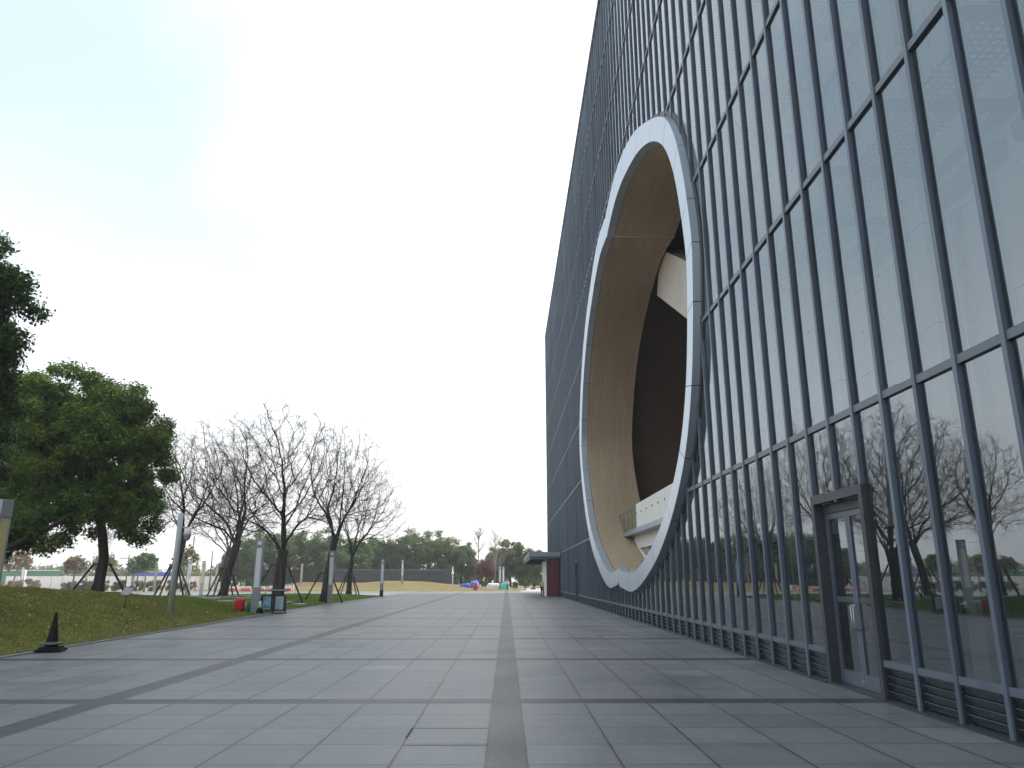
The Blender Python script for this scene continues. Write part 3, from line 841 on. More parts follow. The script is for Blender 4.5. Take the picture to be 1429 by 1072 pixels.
support_frame('tree_stakes', 'dark wooden stakes propping the bushy evergreen on the mound', (-18.93,36,e2z), .26, 1.35, 4, .5, 1.15, 'stakes propping the trees')
# tall evergreen at the left frame edge with a long low limb
e1z = gz(-19.5,22)
ex = [(-14.6,22.3,3.0,.55),(-13.9,22.2,3.3,.6),(-13.2,22.4,3.6,.6),(-12.7,22.2,3.9,.5),(-14.3,22.6,2.75,.42),(-13.6,22.0,2.95,.4),(-14.9,22.5,2.45,.4),(-13.0,22.8,3.2,.35),(-15.0,22,3.9,.6)]
ev1 = evergreen('tall_evergreen', 'tall dark evergreen cut by the left edge with one long low limb', (-19.5,22,e1z),
    [(-18.5,22,9.6,3.4,3.6,3.9),(-18.3,22,7.8,3.1,3.3,2.2),(-19.5,22,6.6,4.2,4.0,2.6)],
    [(-19.5,22,e1z-.1),(-19.5,22,3),(-19.4,22,5.5),(-19.2,22,7.5)], [.4,.33,.28,.2],
    320, 170000, .068, M['leaf_dark'], M['bark_d'], 8, (.35,.75), 30, extra=ex)
mb = MB(); lp = [(-19.4,22,2.2),(-17.5,22,1.95),(-15.8,22,2.15),(-14.3,22,2.58),(-13.2,22,3.15),(-12.3,22,3.75)]
mb.tube(lp, [.17,.15,.13,.105,.07,.03], 8)
for q,(a,b) in enumerate([((-15.2,22,2.3),(-14.8,22.4,3.2)),((-14.3,22,2.58),(-13.7,22.3,2.95)),((-13.6,22,2.95),(-13.2,22.4,3.7)),((-14.8,22,2.45),(-14.6,22.3,2.75)),((-16,22,2.1),(-15.3,22,3.9))]):
    mb.tube([a,lerp(a,b,.5),b],[.06,.045,.02],5)
mb.v = [(x+19.5,y-22,z-e1z) for x,y,z in mb.v]; mb.build('low_limb', M['bark_d'], ev1, True)

# bare zelkova trees
def bare_tree(label, base, lean, forkz, r0, ell, seed, nlimb=6, dens=1.0):
    """crown grown towards scattered points in an egg-shaped volume, so limbs fork and arch like a real tree's"""
    rs = np.random.RandomState(seed); t = thing('bare_tree', label, 'tree', base, 0, 'leafless trees on the lawn')
    B = np.array(base,float); c = np.array(ell[:3])-np.array([0,0,0]); rad = np.array(ell[3:],float)
    trunk = MB(); br = MB()
    f = np.array([lean[0],lean[1],forkz]); c = c-B; c[2] = ell[2]
    kx = rs.normal(size=2)*.06
    tp = [(0,0,-.1),(lean[0]*.12,lean[1]*.1,forkz*.12),(lean[0]*.40+kx[0],lean[1]*.4+kx[1],forkz*.5),tuple(f)]
    trunk.tube(tp,[r0*1.4,r0*1.06,r0*.93,r0*.86],12)
    # attraction points
    n = int(1650*dens); d = rs.normal(size=(n*2,3)); d /= np.linalg.norm(d,axis=1)[:,None]
    q = rs.rand(n*2)**.38
    P = c+d*q[:,None]*rad
    P = P[P[:,2] > forkz+.5+.25*np.abs(rs.normal(size=len(P)))][:n]
    nodes_ = [f]; par = [-1]; dirs = [np.array([0,0,1.])]
    for i in range(nlimb):
        an = 2*math.pi*(i+rs.uniform(-.3,.3))/nlimb; spread = rs.uniform(.28,.55) if i else .08
        v = np.array([math.cos(an)*spread*rad[0]/4.5, math.sin(an)*spread*rad[1]/4.5, 1.]); v /= np.linalg.norm(v)
        z0 = forkz*rs.uniform(.78,1.0); u = z0/forkz
        p = np.array([lean[0]*u,lean[1]*u,z0]); pi = 0 if u > .95 else None
        nodes_.append(p); par.append(0); dirs.append(v); cur = len(nodes_)-1
        for k in range(int(rs.randint(4,9))):
            v = v+rs.normal(size=3)*.09+np.array([math.cos(an),math.sin(an),0])*.03; v /= np.linalg.norm(v)
            nodes_.append(nodes_[cur]+v*.30); par.append(cur); dirs.append(v); cur = len(nodes_)-1
    N_ = np.array(nodes_); D_ = np.array(dirs); step = .24
    nearest = np.full(len(P),-1); nd = np.full(len(P),1e9)
    def upd(i0):
        nonlocal nearest, nd
        dd = np.linalg.norm(P[:,None,:]-N_[None,i0:,:],axis=2); j = dd.argmin(1); m = dd[np.arange(len(P)),j]
        w = m < nd; nearest[w] = j[w]+i0; nd[w] = m[w]
    upd(0); par = list(par)
    for it in range(90):
        act = nd < 3.2
        if not act.any(): break
        ids = nearest[act]; v = P[act]-N_[ids]; v /= np.linalg.norm(v,axis=1)[:,None]
        uq, inv = np.unique(ids, return_inverse=True)
        acc = np.zeros((len(uq),3)); np.add.at(acc, inv, v)
        acc /= np.maximum(1e-6,np.linalg.norm(acc,axis=1))[:,None]
        nv = acc*.50+D_[uq]*.62+rs.normal(size=acc.shape)*.10+np.array([0,0,.04]); nv /= np.linalg.norm(nv,axis=1)[:,None]
        i0 = len(N_); N_ = np.vstack([N_, N_[uq]+nv*step]); D_ = np.vstack([D_, nv]); par += list(uq)
        upd(i0)
        keep = nd > .40
        P = P[keep]; nearest = nearest[keep]; nd = nd[keep]
        if not len(P) or len(N_) > 5200: break
    par = np.array(par); m = len(N_)
    kids = [[] for _ in range(m)]
    for i in range(1,m): kids[par[i]].append(i)
    R_ = np.zeros(m); TIP = .0085
    for i in range(m-1,0,-1):
        if R_[i] == 0: R_[i] = TIP**2.25
        R_[par[i]] += R_[i]
    R_ = R_**(1/2.25)
    sc_ = min(1.6, r0*.66/max(R_[1:].max(),1e-6))
    R_ = np.where(R_ > .02, .02+(R_-.02)*sc_, R_)
    def chain(i):
        ch = [i]
        while kids[ch[-1]]: ch.append(max(kids[ch[-1]], key=lambda k: R_[k]))
        return ch
    done = np.zeros(m,bool)
    stack = [k for k in kids[0]]
    while stack:
        i = stack.pop(); ch = chain(i)
        full = [par[i]]+ch if par[i] != 0 or i >= 1 else ch
        if par[i] == 0: full = ch
        pts = [tuple(N_[k]) for k in full]; rr = [min(R_[ch[0]],R_[k]) for k in full]; rr[-1] *= .6
        if par[i] == 0:                       # root the limb inside the trunk
            g0 = N_[ch[0]]-np.array([0,0,.5])*(1+rs.rand()); u = max(.1,g0[2]/forkz); g0[0] = lean[0]*u; g0[1] = lean[1]*u
            pts = [tuple(g0)]+pts; rr = [rr[0]*1.1]+rr
        if len(pts) > 1: br.tube(pts, rr, 8 if rr[0] > .05 else (5 if rr[0] > .018 else 3), False)
        for a_, b_ in zip(full, full[1:]):
            for k in kids[a_]:
                if k != b_ and a_ != 0 and not done[k]: done[k] = True; stack.append(k)
    # fine twigs
    for i in range(1,m):
        if R_[i] > .03: continue
        for q_ in range(rs.choice([1,1,2,2])):
            v = D_[i]+rs.normal(size=3)*.65+np.array([0,0,.12]); v /= np.linalg.norm(v); l = rs.uniform(.25,.85)
            p0 = N_[i]; p1 = p0+v*l*.5+rs.normal(size=3)*.03; p2 = p0+v*l+rs.normal(size=3)*.06
            br.tube([tuple(p0),tuple(p1),tuple(p2)],[.0075,.006,.0035],3,False)
            if rs.rand() < .6:
                w = v+rs.normal(size=3)*.6; br.tube([tuple(p1),tuple(p1+w*l*.45)],[.005,.003],3,False)
    trunk.build('trunk', M['bark'], t, True); br.build('crown', M['bark'], t, True)
    return t
def gp(x,y,dz=0): return (x,y,gz(x,y)+dz)
BT = [
 ('largest bare tree, thick trunk behind the black notice boards', (-15.2,51.5), (.15,0), 3.3, .40, (-15.8,51.5,8.2,5.0,4.6,5.3), 21, 8, 1.0),
 ('leaning bare tree with wide crown left of the notice boards', (-21.3,58.2), (.85,0), 4.2, .30, (-21.8,58.2,8.3,5.8,4.6,5.8), 34, 7, .95),
 ('slim bare tree behind the camera post, next to the dark evergreen', (-21.6,50), (.45,0), 3.7, .20, (-21.4,50,6.9,3.2,3.0,4.0), 45, 5, .9),
 ('bare tree with a kinked trunk behind the second lamp column', (-13.4,56.8), (.65,0), 4.8, .27, (-12.6,56.8,8.2,3.8,3.8,5.2), 57, 6, .95),
 ('small spreading bare tree at the far tip of the lawn', (-15.8,77.5), (.2,0), 4.0, .25, (-14.6,77.5,8.2,4.4,4.2,5.0), 68, 6, .9),
 ('bare tree standing behind the leaning bare tree', (-29.5,80.5), (.3,0), 4.5, .26, (-29.5,80.5,9.0,5.0,4.6,5.6), 79, 6, .85),
]
for lb,(x,y),lean,fz,r0,ell,sd,nl,dn in BT:
    bare_tree(lb, gp(x,y), lean, fz, r0, ell, sd, nl, dn)
for i,(x,y,r,lb) in enumerate([(-15.2,51.5,.42,'stakes propping the largest bare tree behind the notice boards'),(-21.25,58.2,.3,'stakes propping the leaning bare tree'),(-21.55,50,.21,'stakes propping the slim bare tree by the camera post'),(-13.35,56.8,.28,'stakes propping the bare tree behind the second lamp column'),(-15.8,77.5,.27,'stakes propping the small bare tree at the lawn tip')]):
    support_frame('tree_stakes', lb, gp(x,y), r, 2.35 if i==0 else 2.1, 4, .4+i*.5, 1.7 if i==0 else 1.35, 'stakes propping the trees')

# far evergreens
def far_tree(label, x, y, top, rx, bottom, mleaf, seed, name='background_tree', group='evergreens beyond the plaza', nleaf=16000, ls=.16, z0=0, trunk=.28, ntr=1, bark='bark_d'):
    rs = np.random.RandomState(seed)
    h = (top-bottom)/2; zc = (top+bottom)/2
    ells = [(x,y,zc,rx*.88,rx*.88,h*.86),(x-rx*.4,y,zc-h*.25,rx*.65,rx*.65,h*.72),(x+rx*.4,y,zc-h*.2,rx*.65,rx*.65,h*.74),(x,y,bottom+h*.35,rx*.8,rx*.8,h*.4)]
    return evergreen(name, label, (x,y,z0), ells, [(x,y,z0-.1),(x+.05,y,z0+(bottom-z0)*.6),(x+rs.normal()*.2,y,zc-h*.3)], [trunk*1.2,trunk,trunk*.7], 150, nleaf, ls, mleaf, M[bark], seed, (rx*.16,rx*.28), 9, group=group)
FT = [  # px-derived: X, Y, top, half width, crown bottom
 ('rounded evergreen beyond the stone wall, first right of the bare trees', -24.0,140,10.2,3.7,1.2,'leaf_far'),
 ('evergreen behind the stone wall between the rounded ones, olive tinted', -20.6,139,9.6,3.6,1.2,'leaf_far2'),
 ('tallest evergreen in the middle of the far clump', -16.6,140,11.8,4.2,1.2,'leaf_far'),
 ('broad evergreen at the front right of the far clump', -11.6,136,10.6,4.0,.8,'leaf_far2'),
 ('evergreen closing the right end of the far clump', -8.2,139,9.4,3.2,.8,'leaf_far'),
 ('tall evergreen left of the canopy far behind', .6,138,9.6,3.2,.6,'leaf_far2'),
 ('low dark evergreen behind the canopy end', 4.8,136,8.0,3.2,.4,'leaf_far'),
 ('bluish evergreen behind the red leaved tree', -2.2,150,8.2,2.8,.6,'leaf_far'),
 ('evergreen far behind, seen between bare trunks at centre left', -31.5,131,11.0,4.2,1.0,'leaf_far'),
 ('olive evergreen seen right behind the thickest bare trunk', -36.6,130,11.4,4.0,1.0,'leaf_far2'),
 ('dark evergreen seen just left of the thickest bare trunk', -41.8,128,11.2,3.9,.6,'leaf_far'),
 ('evergreen seen behind the second lamp column', -27.0,134,9.8,3.6,1.0,'leaf_far'),
 ('low evergreen seen through the leaning bare tree', -46.0,130,7.6,2.6,.6,'leaf_far2'),
]
for i,(lb,x,y,tp,rx,bt,ml) in enumerate(FT): far_tree(lb,x,y,tp,rx,bt,M[ml],200+i)
far_tree('conical red leaved tree far beyond the plaza', -3.6,134,5.4,1.7,1.5,M['leaf_red'],301,'red_leaved_tree',None,3000,.2,0,.1)
far_tree('small yellow green tree beside the red leaved tree', -6.4,140,4.6,1.6,1.6,M['leaf_yel'],302,'background_shrub',None,2200,.2,0,.1)
# row of young yellowing trees behind the lawn on the left
for i,(lb,x,y,tp,rx,bt,ml) in enumerate([
 ('young yellow green tree right of the mound evergreen trunk', -57.5,110,5.6,1.7,2.4,'leaf_yel'),
 ('young green tree left of the camera post', -54.0,113,5.4,1.8,2.2,'leaf_far2'),
 ('young dark green tree by the blue hoarding', -50.5,108,5.6,1.5,2.8,'leaf_far'),
 ('sparse yellow tree right of the camera post', -45.3,108,7.0,1.9,2.6,'leaf_yel'),
 ('tan leaved young tree behind the evergreen trunk', -60.5,108,5.2,1.6,2.4,'leaf_tan'),
 ('sparse tan tree near the left lamp column', -67.5,106,6.0,2.0,2.6,'leaf_tan')]):
    far_tree(lb,x,y,tp,rx,bt,M[ml],320+i,'young_tree','young trees behind the lawn',1300,.20,0,.12,1,'bark_p')
# hazy woodland belt far left: one mass nobody could count
rs = np.random.RandomState(77); cl = []
for i in range(150):
    x = rs.uniform(-175,-62); y = rs.uniform(205,225); cl.append((x,y,rs.uniform(1.5,5.2),rs.uniform(1.6,3.0)))
tag(quads_mesh('far_wood', leaves_from_clumps(cl, 16000, .55, rs), M['leaf_far2']), 'hazy olive woodland low on the left horizon', 'woodland', None, 'stuff')
rs = np.random.RandomState(78); cl = []
for i in range(160):
    x = rs.uniform(-70,60); y = rs.uniform(150,165); cl.append((x,y,rs.uniform(.6,2.6),rs.uniform(1.0,1.8)))
tag(quads_mesh('far_thicket', leaves_from_clumps(cl, 16000, .4, rs), M['leaf_far2']), 'thick undergrowth behind the stone wall and far trees', 'undergrowth', None, 'stuff')
# slim pale bare tree by the red tree
def slim_bare(label, x, y, h, seed, bark='bark_p', name='slender_bare_tree', spread=1.0):
    rs = random.Random(seed); t = thing(name,label,'tree',(x,y,0)); tr = MB(); cr = MB()
    tr.tube([(0,0,-.1),(.05,0,h*.4),(-.05,0,h*.75),(0,0,h)],[.13,.10,.06,.015],7)
    for i in range(46):
        z = h*rs.uniform(.28,.98); a = rs.uniform(0,6.28); l = (h-z)*.35*spread+.7
        p = [(0,0,z),(math.cos(a)*l*.5,math.sin(a)*l*.5,z+l*.55),(math.cos(a)*l*.8,math.sin(a)*l*.8,z+l*1.1)]
        cr.tube(p,[.04,.028,.012],4,False)
        for q in range(3):
            s = lerp(p[0],p[2],rs.uniform(.3,.9)); e = (s[0]+rs.gauss(0,.4),s[1]+rs.gauss(0,.4),s[2]+rs.uniform(.3,.8)); cr.tube([s,e],[.018,.008],3,False)
    tr.build('trunk',M[bark],t,True); cr.build('crown',M[bark],t,True)
slim_bare('slender pale bare tree beside the red leaved tree', -2.0,132,9.6,5)
slim_bare('slender bare tree whose thin top shows above the far evergreens', -5.0,136,10.5,6,'bark_p')
slim_bare('slim bare sapling in front of the stone wall', -28.4,124,4.6,7,'bark_p',spread=.6)
slim_bare('grey sapling by the hedge with wooden props', -50.2,96,7.0,9,'bark_p',spread=.8)

# ------------------------------------------------------------------ walls, hoardings, hedges
def wallbox(name,label,cat,x0,x1,y0,y1,z0,z1,m):
    mb = MB(); mb.box(0,x1-x0,0,y1-y0,0,z1-z0); o = mb.build(name,m,None,False,(x0,y0,z0)); tag(o,label,cat); return o
w = wallbox('stone_wall','long dark rough stone wall behind the dry grass humps','wall',-44,-9,130,131,-.05,3.1,M['stone'])
mb = MB(); mb.box(-.1,35.1,-.1,1.1,3.152,3.32); mb.build('coping',M['kerb'],w)
hd = thing('white_hoarding','long low white site hoarding on the left behind the hedge','fence',(-88,136,0))
mb = MB(); mb.box(0,41,0,.12,0,2.2); mb.build('panel',M['hoardw'],hd)
mb = MB()
for i in range(21): mb.box(i*2-.04,i*2+.04,-.05,-.003,0,2.27)
mb.build('post',M['lgrey'],hd)
hb = thing('blue_hoarding','bright blue hoarding strip showing above the white hoarding','fence',(-78,160,0))
mb = MB(); mb.box(0,10,0,.12,0,3.1); mb.build('panel',M['hoardb'],hb)
mb = MB(); mb.box(0,10.01,-.01,.13,3.102,3.2); mb.build('capping',M['hoardw'],hb)
hg = thing('green_hoarding','dusty green mesh fence far left beyond the mound','fence',(-112,150,0))
mb = MB(); mb.box(0,25,0,.1,0,3.3); mb.build('panel',M['hoardg'],hg)
mb = MB(); mb.box(0,25.01,-.01,.11,3.302,3.42); mb.build('capping',M['hoardw'],hg)
def hedge(label,x0,x1,y,h,d,seed,m='leaf_hedge'):
    rs = np.random.RandomState(seed); t = thing('hedge',label,'hedge',((x0+x1)/2,y,0),0,'clipped hedges behind the lawn')
    cl = [(rs.uniform(x0,x1)-(x0+x1)/2, rs.uniform(-d,d), rs.uniform(.25,h-.3), rs.uniform(.3,.5)) for _ in range(int((x1-x0)*7))]
    quads_mesh('foliage', leaves_from_clumps(cl, int((x1-x0)*900), .11, rs), M[m], t)
    mb = MB()
    for i in range(int((x1-x0)*1.5)):
        x = rs.uniform(x0,x1)-(x0+x1)/2; mb.tube([(x,0,0),(x+rs.normal()*.1,rs.normal()*.2,h*.7)],[.03,.015],5)
    mb.build('stems',M['bark_d'],t)
hedge('long clipped hedge with reddish patches behind the lawn', -64.5,-50.5,113,1.65,.9,1)
hedge('low brown bush beside the beige lamp columns', -49.5,-45.0,112,1.6,.8,2,'leaf_tan')
hedge('dry brown bushes left of the mound evergreen trunk', -88,-76,126,1.9,1.0,3,'leaf_tan')

# ------------------------------------------------------------------ lamp columns
def lamp_column(name, label, loc, mdiff, rz=0, h=3.7, dark=False, bh=1.30, group='light columns around the plaza'):
    t = thing(name,label,'lamp column',loc,rz,group)
    w = .17
    b = MB(); b.box(-w,w,-w,w,-.1,bh); bevel(b.build('base',M['grey'],t),.008)
    if dark:
        c = MB(); c.box(-w-.004,w+.004,-w-.004,w+.004,-.1,.62); c.build('dark_wrap',M['black'],t)
    f = MB()
    for sx in (-1,1):
        for sy in (-1,1):
            f.box(min(sx*w,sx*(w-.045)),max(sx*w,sx*(w-.045)),min(sy*w,sy*(w-.045)),max(sy*w,sy*(w-.045)),bh+.001,h-.45)
    bevel(f.build('corner_post',M['grey'],t),.005)
    d = MB(); d.box(-w+.02,w-.02,-w+.02,w-.02,bh+.002,h-.452); d.build('diffuser',M[mdiff],t)
    k = MB(); k.box(-w-.003,w+.003,-w-.003,w+.003,h-.449,h); ko = bevel(k.build('cap',M['grey'],t),.01)
    q = MB()
    for sgn in (-1,1): q.box(-w*.55,w*.55,min(sgn*(w+.004),sgn*(w+.012)),max(sgn*(w+.004),sgn*(w+.012)),h-.31,h-.13)
    q.build('lens',M['diff'],ko)
    return t
lc = lamp_column('lamp_column','white lit-panel lamp column beside the black notice boards',(-12.62,39.1,0),'diff',R(8))
lc2 = dup(lc,(-12.86,56.45,gz(-12.86,56.45)-.02),R(8),'white panel lamp column on the kerb in front of the kinked bare tree')
lamp_column('lamp_column','white panel lamp column with black wrapped foot at the lawn tip',(-12.55,77.7,0),'diff',R(8),dark=True)
lamp_column('lamp_column','yellow panel lamp column cut by the left edge of the photo',(-12.95,19.4,gz(-12.95,19.4)-.38),'diff_y',R(-14),bh=.5)
dup(lc,(-16.4,121,hump(-16.4,121)),R(8),'lone white lamp column on the dry grass right of the lawn tip')
dup(lc,(-1.05,121,0),R(8),'taller of the paired white lamp columns behind the far stalls')
dup(lc,(-.55,127,0),R(8),'slimmer of the paired white lamp columns behind the far stalls')
dup(lc,(-32.7,79.4,0),R(8),'grey lamp column standing between the camera post and the leaning bare tree')
dup(lc,(-80,128,0),R(8),'white lamp column seen left of the mound evergreen trunk',(1.8,1.8,1.25))
ly = lamp_column('lamp_column','beige yellow lamp column in front of the stone wall left of centre',(-33.0,124,hump(-33,124)-.6),'diff_y',R(20))
dup(ly,(-34.1,86.6,0),R(20),'yellow lamp column on the path right of the camera post')
dup(ly,(-38.5,98,0),R(20),'beige lamp column behind the yellow one right of the camera post')
dup(ly,(-50.0,110,0),R(20),'yellow lamp column against the blue hoarding')
dup(ly,(-54.6,113,0),R(20),'yellow lamp column left of the blue hoarding')
dup(ly,(-62.5,115,0),R(20),'yellow lamp column behind the mound evergreen trunk')
dup(ly,(-39.5,105,0),R(20),'yellow lamp column glimpsed beside the leaning bare trunk')

# CCTV post
cz = gz(-13.35,31)
t = thing('camera_post','slim pale grey post carrying a white dome camera on the mound slope','camera post',(-13.35,31,cz),R(10))
mb = MB(); mb.tube([(0,0,-.1),(0,0,4.0)],[.115,.10],12); mb.build('pole',M['lgrey'],t,True)
mb = MB(); mb.box(.05,.32,-.03,.03,3.40,3.46); mb.build('arm',M['lgrey'],t)
mb = MB(); mb.lathe([(.03,.0),(.06,-.03),(.13,-.12),(.15,-.22),(.15,-.30)],16,(.33,0,3.42)); d_ = mb.build('dome_camera',M['white'],t,True)
mb = MB(); mb.lathe([(.152,-.301),(.152,-.335)],16,(.33,0,3.42)); mb.build('dome_band',M['grey'],d_,True)
mb = MB(); mb.lathe([(.13,-.336),(.125,-.42),(.09,-.49),(.03,-.52)],16,(.33,0,3.42)); mb.build('dome_lens',M['plate'],d_,True)
mb = MB(); mb.box(-.11,.11,-.11,.11,-.1,.03); mb.build('foot_plate',M['grey'],t)
# slim far post with a round head
t = thing('camera_post','thin white post with round head on the far edge of the plaza','camera post',(-7.85,111.8,0))
mb = MB(); mb.tube([(0,0,0),(0,0,3.5)],[.07,.06],8); mb.build('pole',M['white'],t,True)
mb = MB(); mb.lathe([(.02,.0),(.16,-.1),(.2,-.25),(.14,-.42),(.02,-.5)],12,(.0,-.2,2.75)); mb.build('dome_camera',M['white'],t,True)

# info sign on the mound
sx, sy = -14.2, 29.0
t = thing('plant_label','small tilted information plate on a thin stake in the mound grass','sign',(sx,sy,gz(sx,sy)))
mb = MB(); mb.tube([(0,0,-.1),(.02,0,.52)],.018,6); mb.build('stake',M['blackm'],t,True)
mb = MB(); mb.box(-.19,.19,-.16,.16,-.012,.012,Matrix.Translation((.03,-.02,.60))@Matrix.Rotation(R(-18),4,'Z')@Matrix.Rotation(R(50),4,'X')@Matrix.Rotation(R(8),4,'Y')); pl = mb.build('plate',M['plate'],t)

# cones
def cone_(label, loc, h, rb, base, two=False, name='traffic_cone'):
    t = thing(name,label,'traffic cone',loc,R(12))
    b = MB(); b.box(-base,base,-base,base,0,.05); b.box(-base*.8,base*.8,-base*.8,base*.8,.051,.10); bevel(b.build('base',M['black'],t),.012)
    if two:
        m1 = MB(); m1.lathe([(rb,.10),(rb*.62,h*.45)],20); m1.build('lower_body',M['black'],t,True)
        m2 = MB(); m2.lathe([(rb*.62,h*.45),(rb*.25,h*.9)],20); m2.build('white_band',M['white'],t,True)
        m3 = MB(); m3.lathe([(rb*.25,h*.9),(rb*.18,h)],20); m3.build('tip',M['black'],t,True)
    else:
        m1 = MB(); m1.lathe([(rb,.10),(rb*.93,.20),(rb*.20,h*.95),(rb*.13,h),(.01,h+.005)],24); m1.build('body',M['black'],t,True)
        m2 = MB(); m2.lathe([(rb*1.7,.15),(rb*1.75,.17),(rb*1.7,.20),(rb*.9,.21)],24); m2.build('collar',M['collar'],t,True)
    return t
M['collar'] = mat('collar_grey', (.10,.105,.10), .6, 0, .3, 10)
c_ = cone_('tall black cone standing on the kerb of the grass mound', (-11.02,19.15,.02), .90, .145, .28)
mb = MB(); mb.box(-.34,-.13,-.10,.13,-.03,.02); mb.box(0,.30,-.1,.16,-.02,.0); mb.v = [(x-.2,y,z) for x,y,z in mb.v]
o = mb.build('loose_brick',M['kerb'],None,False,(-11.15,19.1,.03)); tag(o,'loose grey paving piece lying beside the tall black cone','paving piece')
cone_('small black and white cone in front of the notice boards', (-12.35,39.0,.0), .72, .17, .20, True)

# notice boards
t = thing('notice_board','pair of black framed notice boards with pale blue posters under a rail','notice board',(-12.05,40.2,.0),R(4))
fb = MB(); fb.box(-.66,.66,-.28,.28,0,.05); fb.box(-.66,-.60,-.03,.03,.051,.86); fb.box(.60,.66,-.03,.03,.051,.86); fb.box(-.04,.04,-.03,.03,.051,1.12)
bevel(fb.build('stand',M['blackm'],t),.006)
rl = MB(); rl.tube([(-.68,.05,1.14),(.72,.05,1.14)],.035,8); rl.tube([(-.45,.05,.9),(-.45,.05,1.14)],.02,6); rl.build('top_rail',M['grey'],t,True)
for i,xc in enumerate((-.32,.32)):
    b = MB(); b.box(xc-.275,xc+.275,-.06,-.032,.12,.90); bd = bevel(b.build('board',M['blackm'],t),.006)
    p = MB(); p.box(xc-.20,xc+.20,-.068,-.061,.19,.83); p.build('poster',M['poster' if i==0 else 'poster2'],bd)
    q = MB()
    if i == 0:
        for (a,b_,c,d) in ((-.17,-.05,.62,.78),(-.051,.16,.70,.74),(-.051,.12,.63,.66),(-.19,-.171,.22,.78),(-.172,.18,.24,.34),(-.12,-.02,.339,.44),(.03,.14,.339,.40)): q.box(xc+a,xc+b_,-.072,-.0685,c,d)
    else:
        for k in range(9): q.box(xc-.16,xc+rnd.uniform(.02,.16),-.072,-.0685,.30+k*.052,.318+k*.052)
        q.box(xc-.17,xc-.162,-.072,-.0685,.22,.80)
        for k in range(9): q.box(xc-.163,xc-.158,-.0715,-.069,.30+k*.052,.318+k*.052)
        q.box(xc-.163,xc+.03,-.0718,-.0688,.22,.26)
    q.build('print',M['print'],bd)

# red bag with green bundle
t = thing('red_bag','bright red cloth bag on the grass left of the lamp column','bag',(-13.25,38.6,gz(-13.25,38.6)),R(10))
def blob(m, name, par, c, s, seed, n=(14,10), sq=.0):
    rs = random.Random(seed); mb = MB(); nu,nv = n
    ph = [rs.uniform(0,6.28) for _ in range(4)]
    for j in range(nv+1):
        v = math.pi*j/nv
        for i in range(nu):
            u = 2*math.pi*i/nu
            k = 1+.07*math.sin(3*u+ph[0])*math.sin(v)+.06*math.sin(5*u+2*v+ph[1])+.05*math.sin(4*v+ph[2])
            f = lambda a: math.copysign(abs(a)**.7,a)
            mb.v.append((c[0]+s[0]*k*f(math.sin(v))*f(math.cos(u)), c[1]+s[1]*k*f(math.sin(v))*f(math.sin(u)), c[2]+s[2]*k*f(-math.cos(v))))
    for j in range(nv):
        for i in range(nu):
            a=j*nu+i; b=j*nu+(i+1)%nu; mb.f.append((a,b,b+nu,a+nu))
    return mb.build(name,m,par,True)
blob(M['red'],'bag_body',t,(0,0,.30),(.27,.22,.32),1)
mb = MB(); mb.tube([(-.1,0,.58),(-.06,0,.68),(.04,0,.69),(.10,0,.58)],.015,6); mb.build('handle',M['red'],t,True)
t = thing('green_bundle','green and white bundle wedged between the red bag and the lamp column','bundle',(-12.86,38.75,gz(-12.86,38.75)))
blob(M['green'],'cloth',t,(0,0,.24),(.10,.14,.26),2); blob(M['whitet'],'paper',t,(-.06,-.08,.34),(.05,.05,.12),3)

# poles on the left
def util_pole(label,x,y,h,r=.10,arms=()):
    t = thing('utility_pole',label,'pole',(x,y,0)); mb = MB(); mb.tube([(0,0,0),(0,0,h)],[r,r*.7],8); mb.build('shaft',M['pole'],t,True)
    for z,w in arms:
        mb = MB(); mb.box(-w,w,-.05,.05,z-.06,z+.06); mb.build('crossarm',M['pole'],t)
M['pole'] = mat('pole_concrete',(.11,.11,.11),.8,0,.15,3)
util_pole('dark pole with a crossarm behind the mound evergreen',-61.5,125,5.6,.12,((5.0,1.4),))
util_pole('tall plain dark pole right of the camera post',-45.9,112,7.8,.13)
util_pole('thin dark pole beside the leaning bare tree',-48.0,125,6.2,.12)

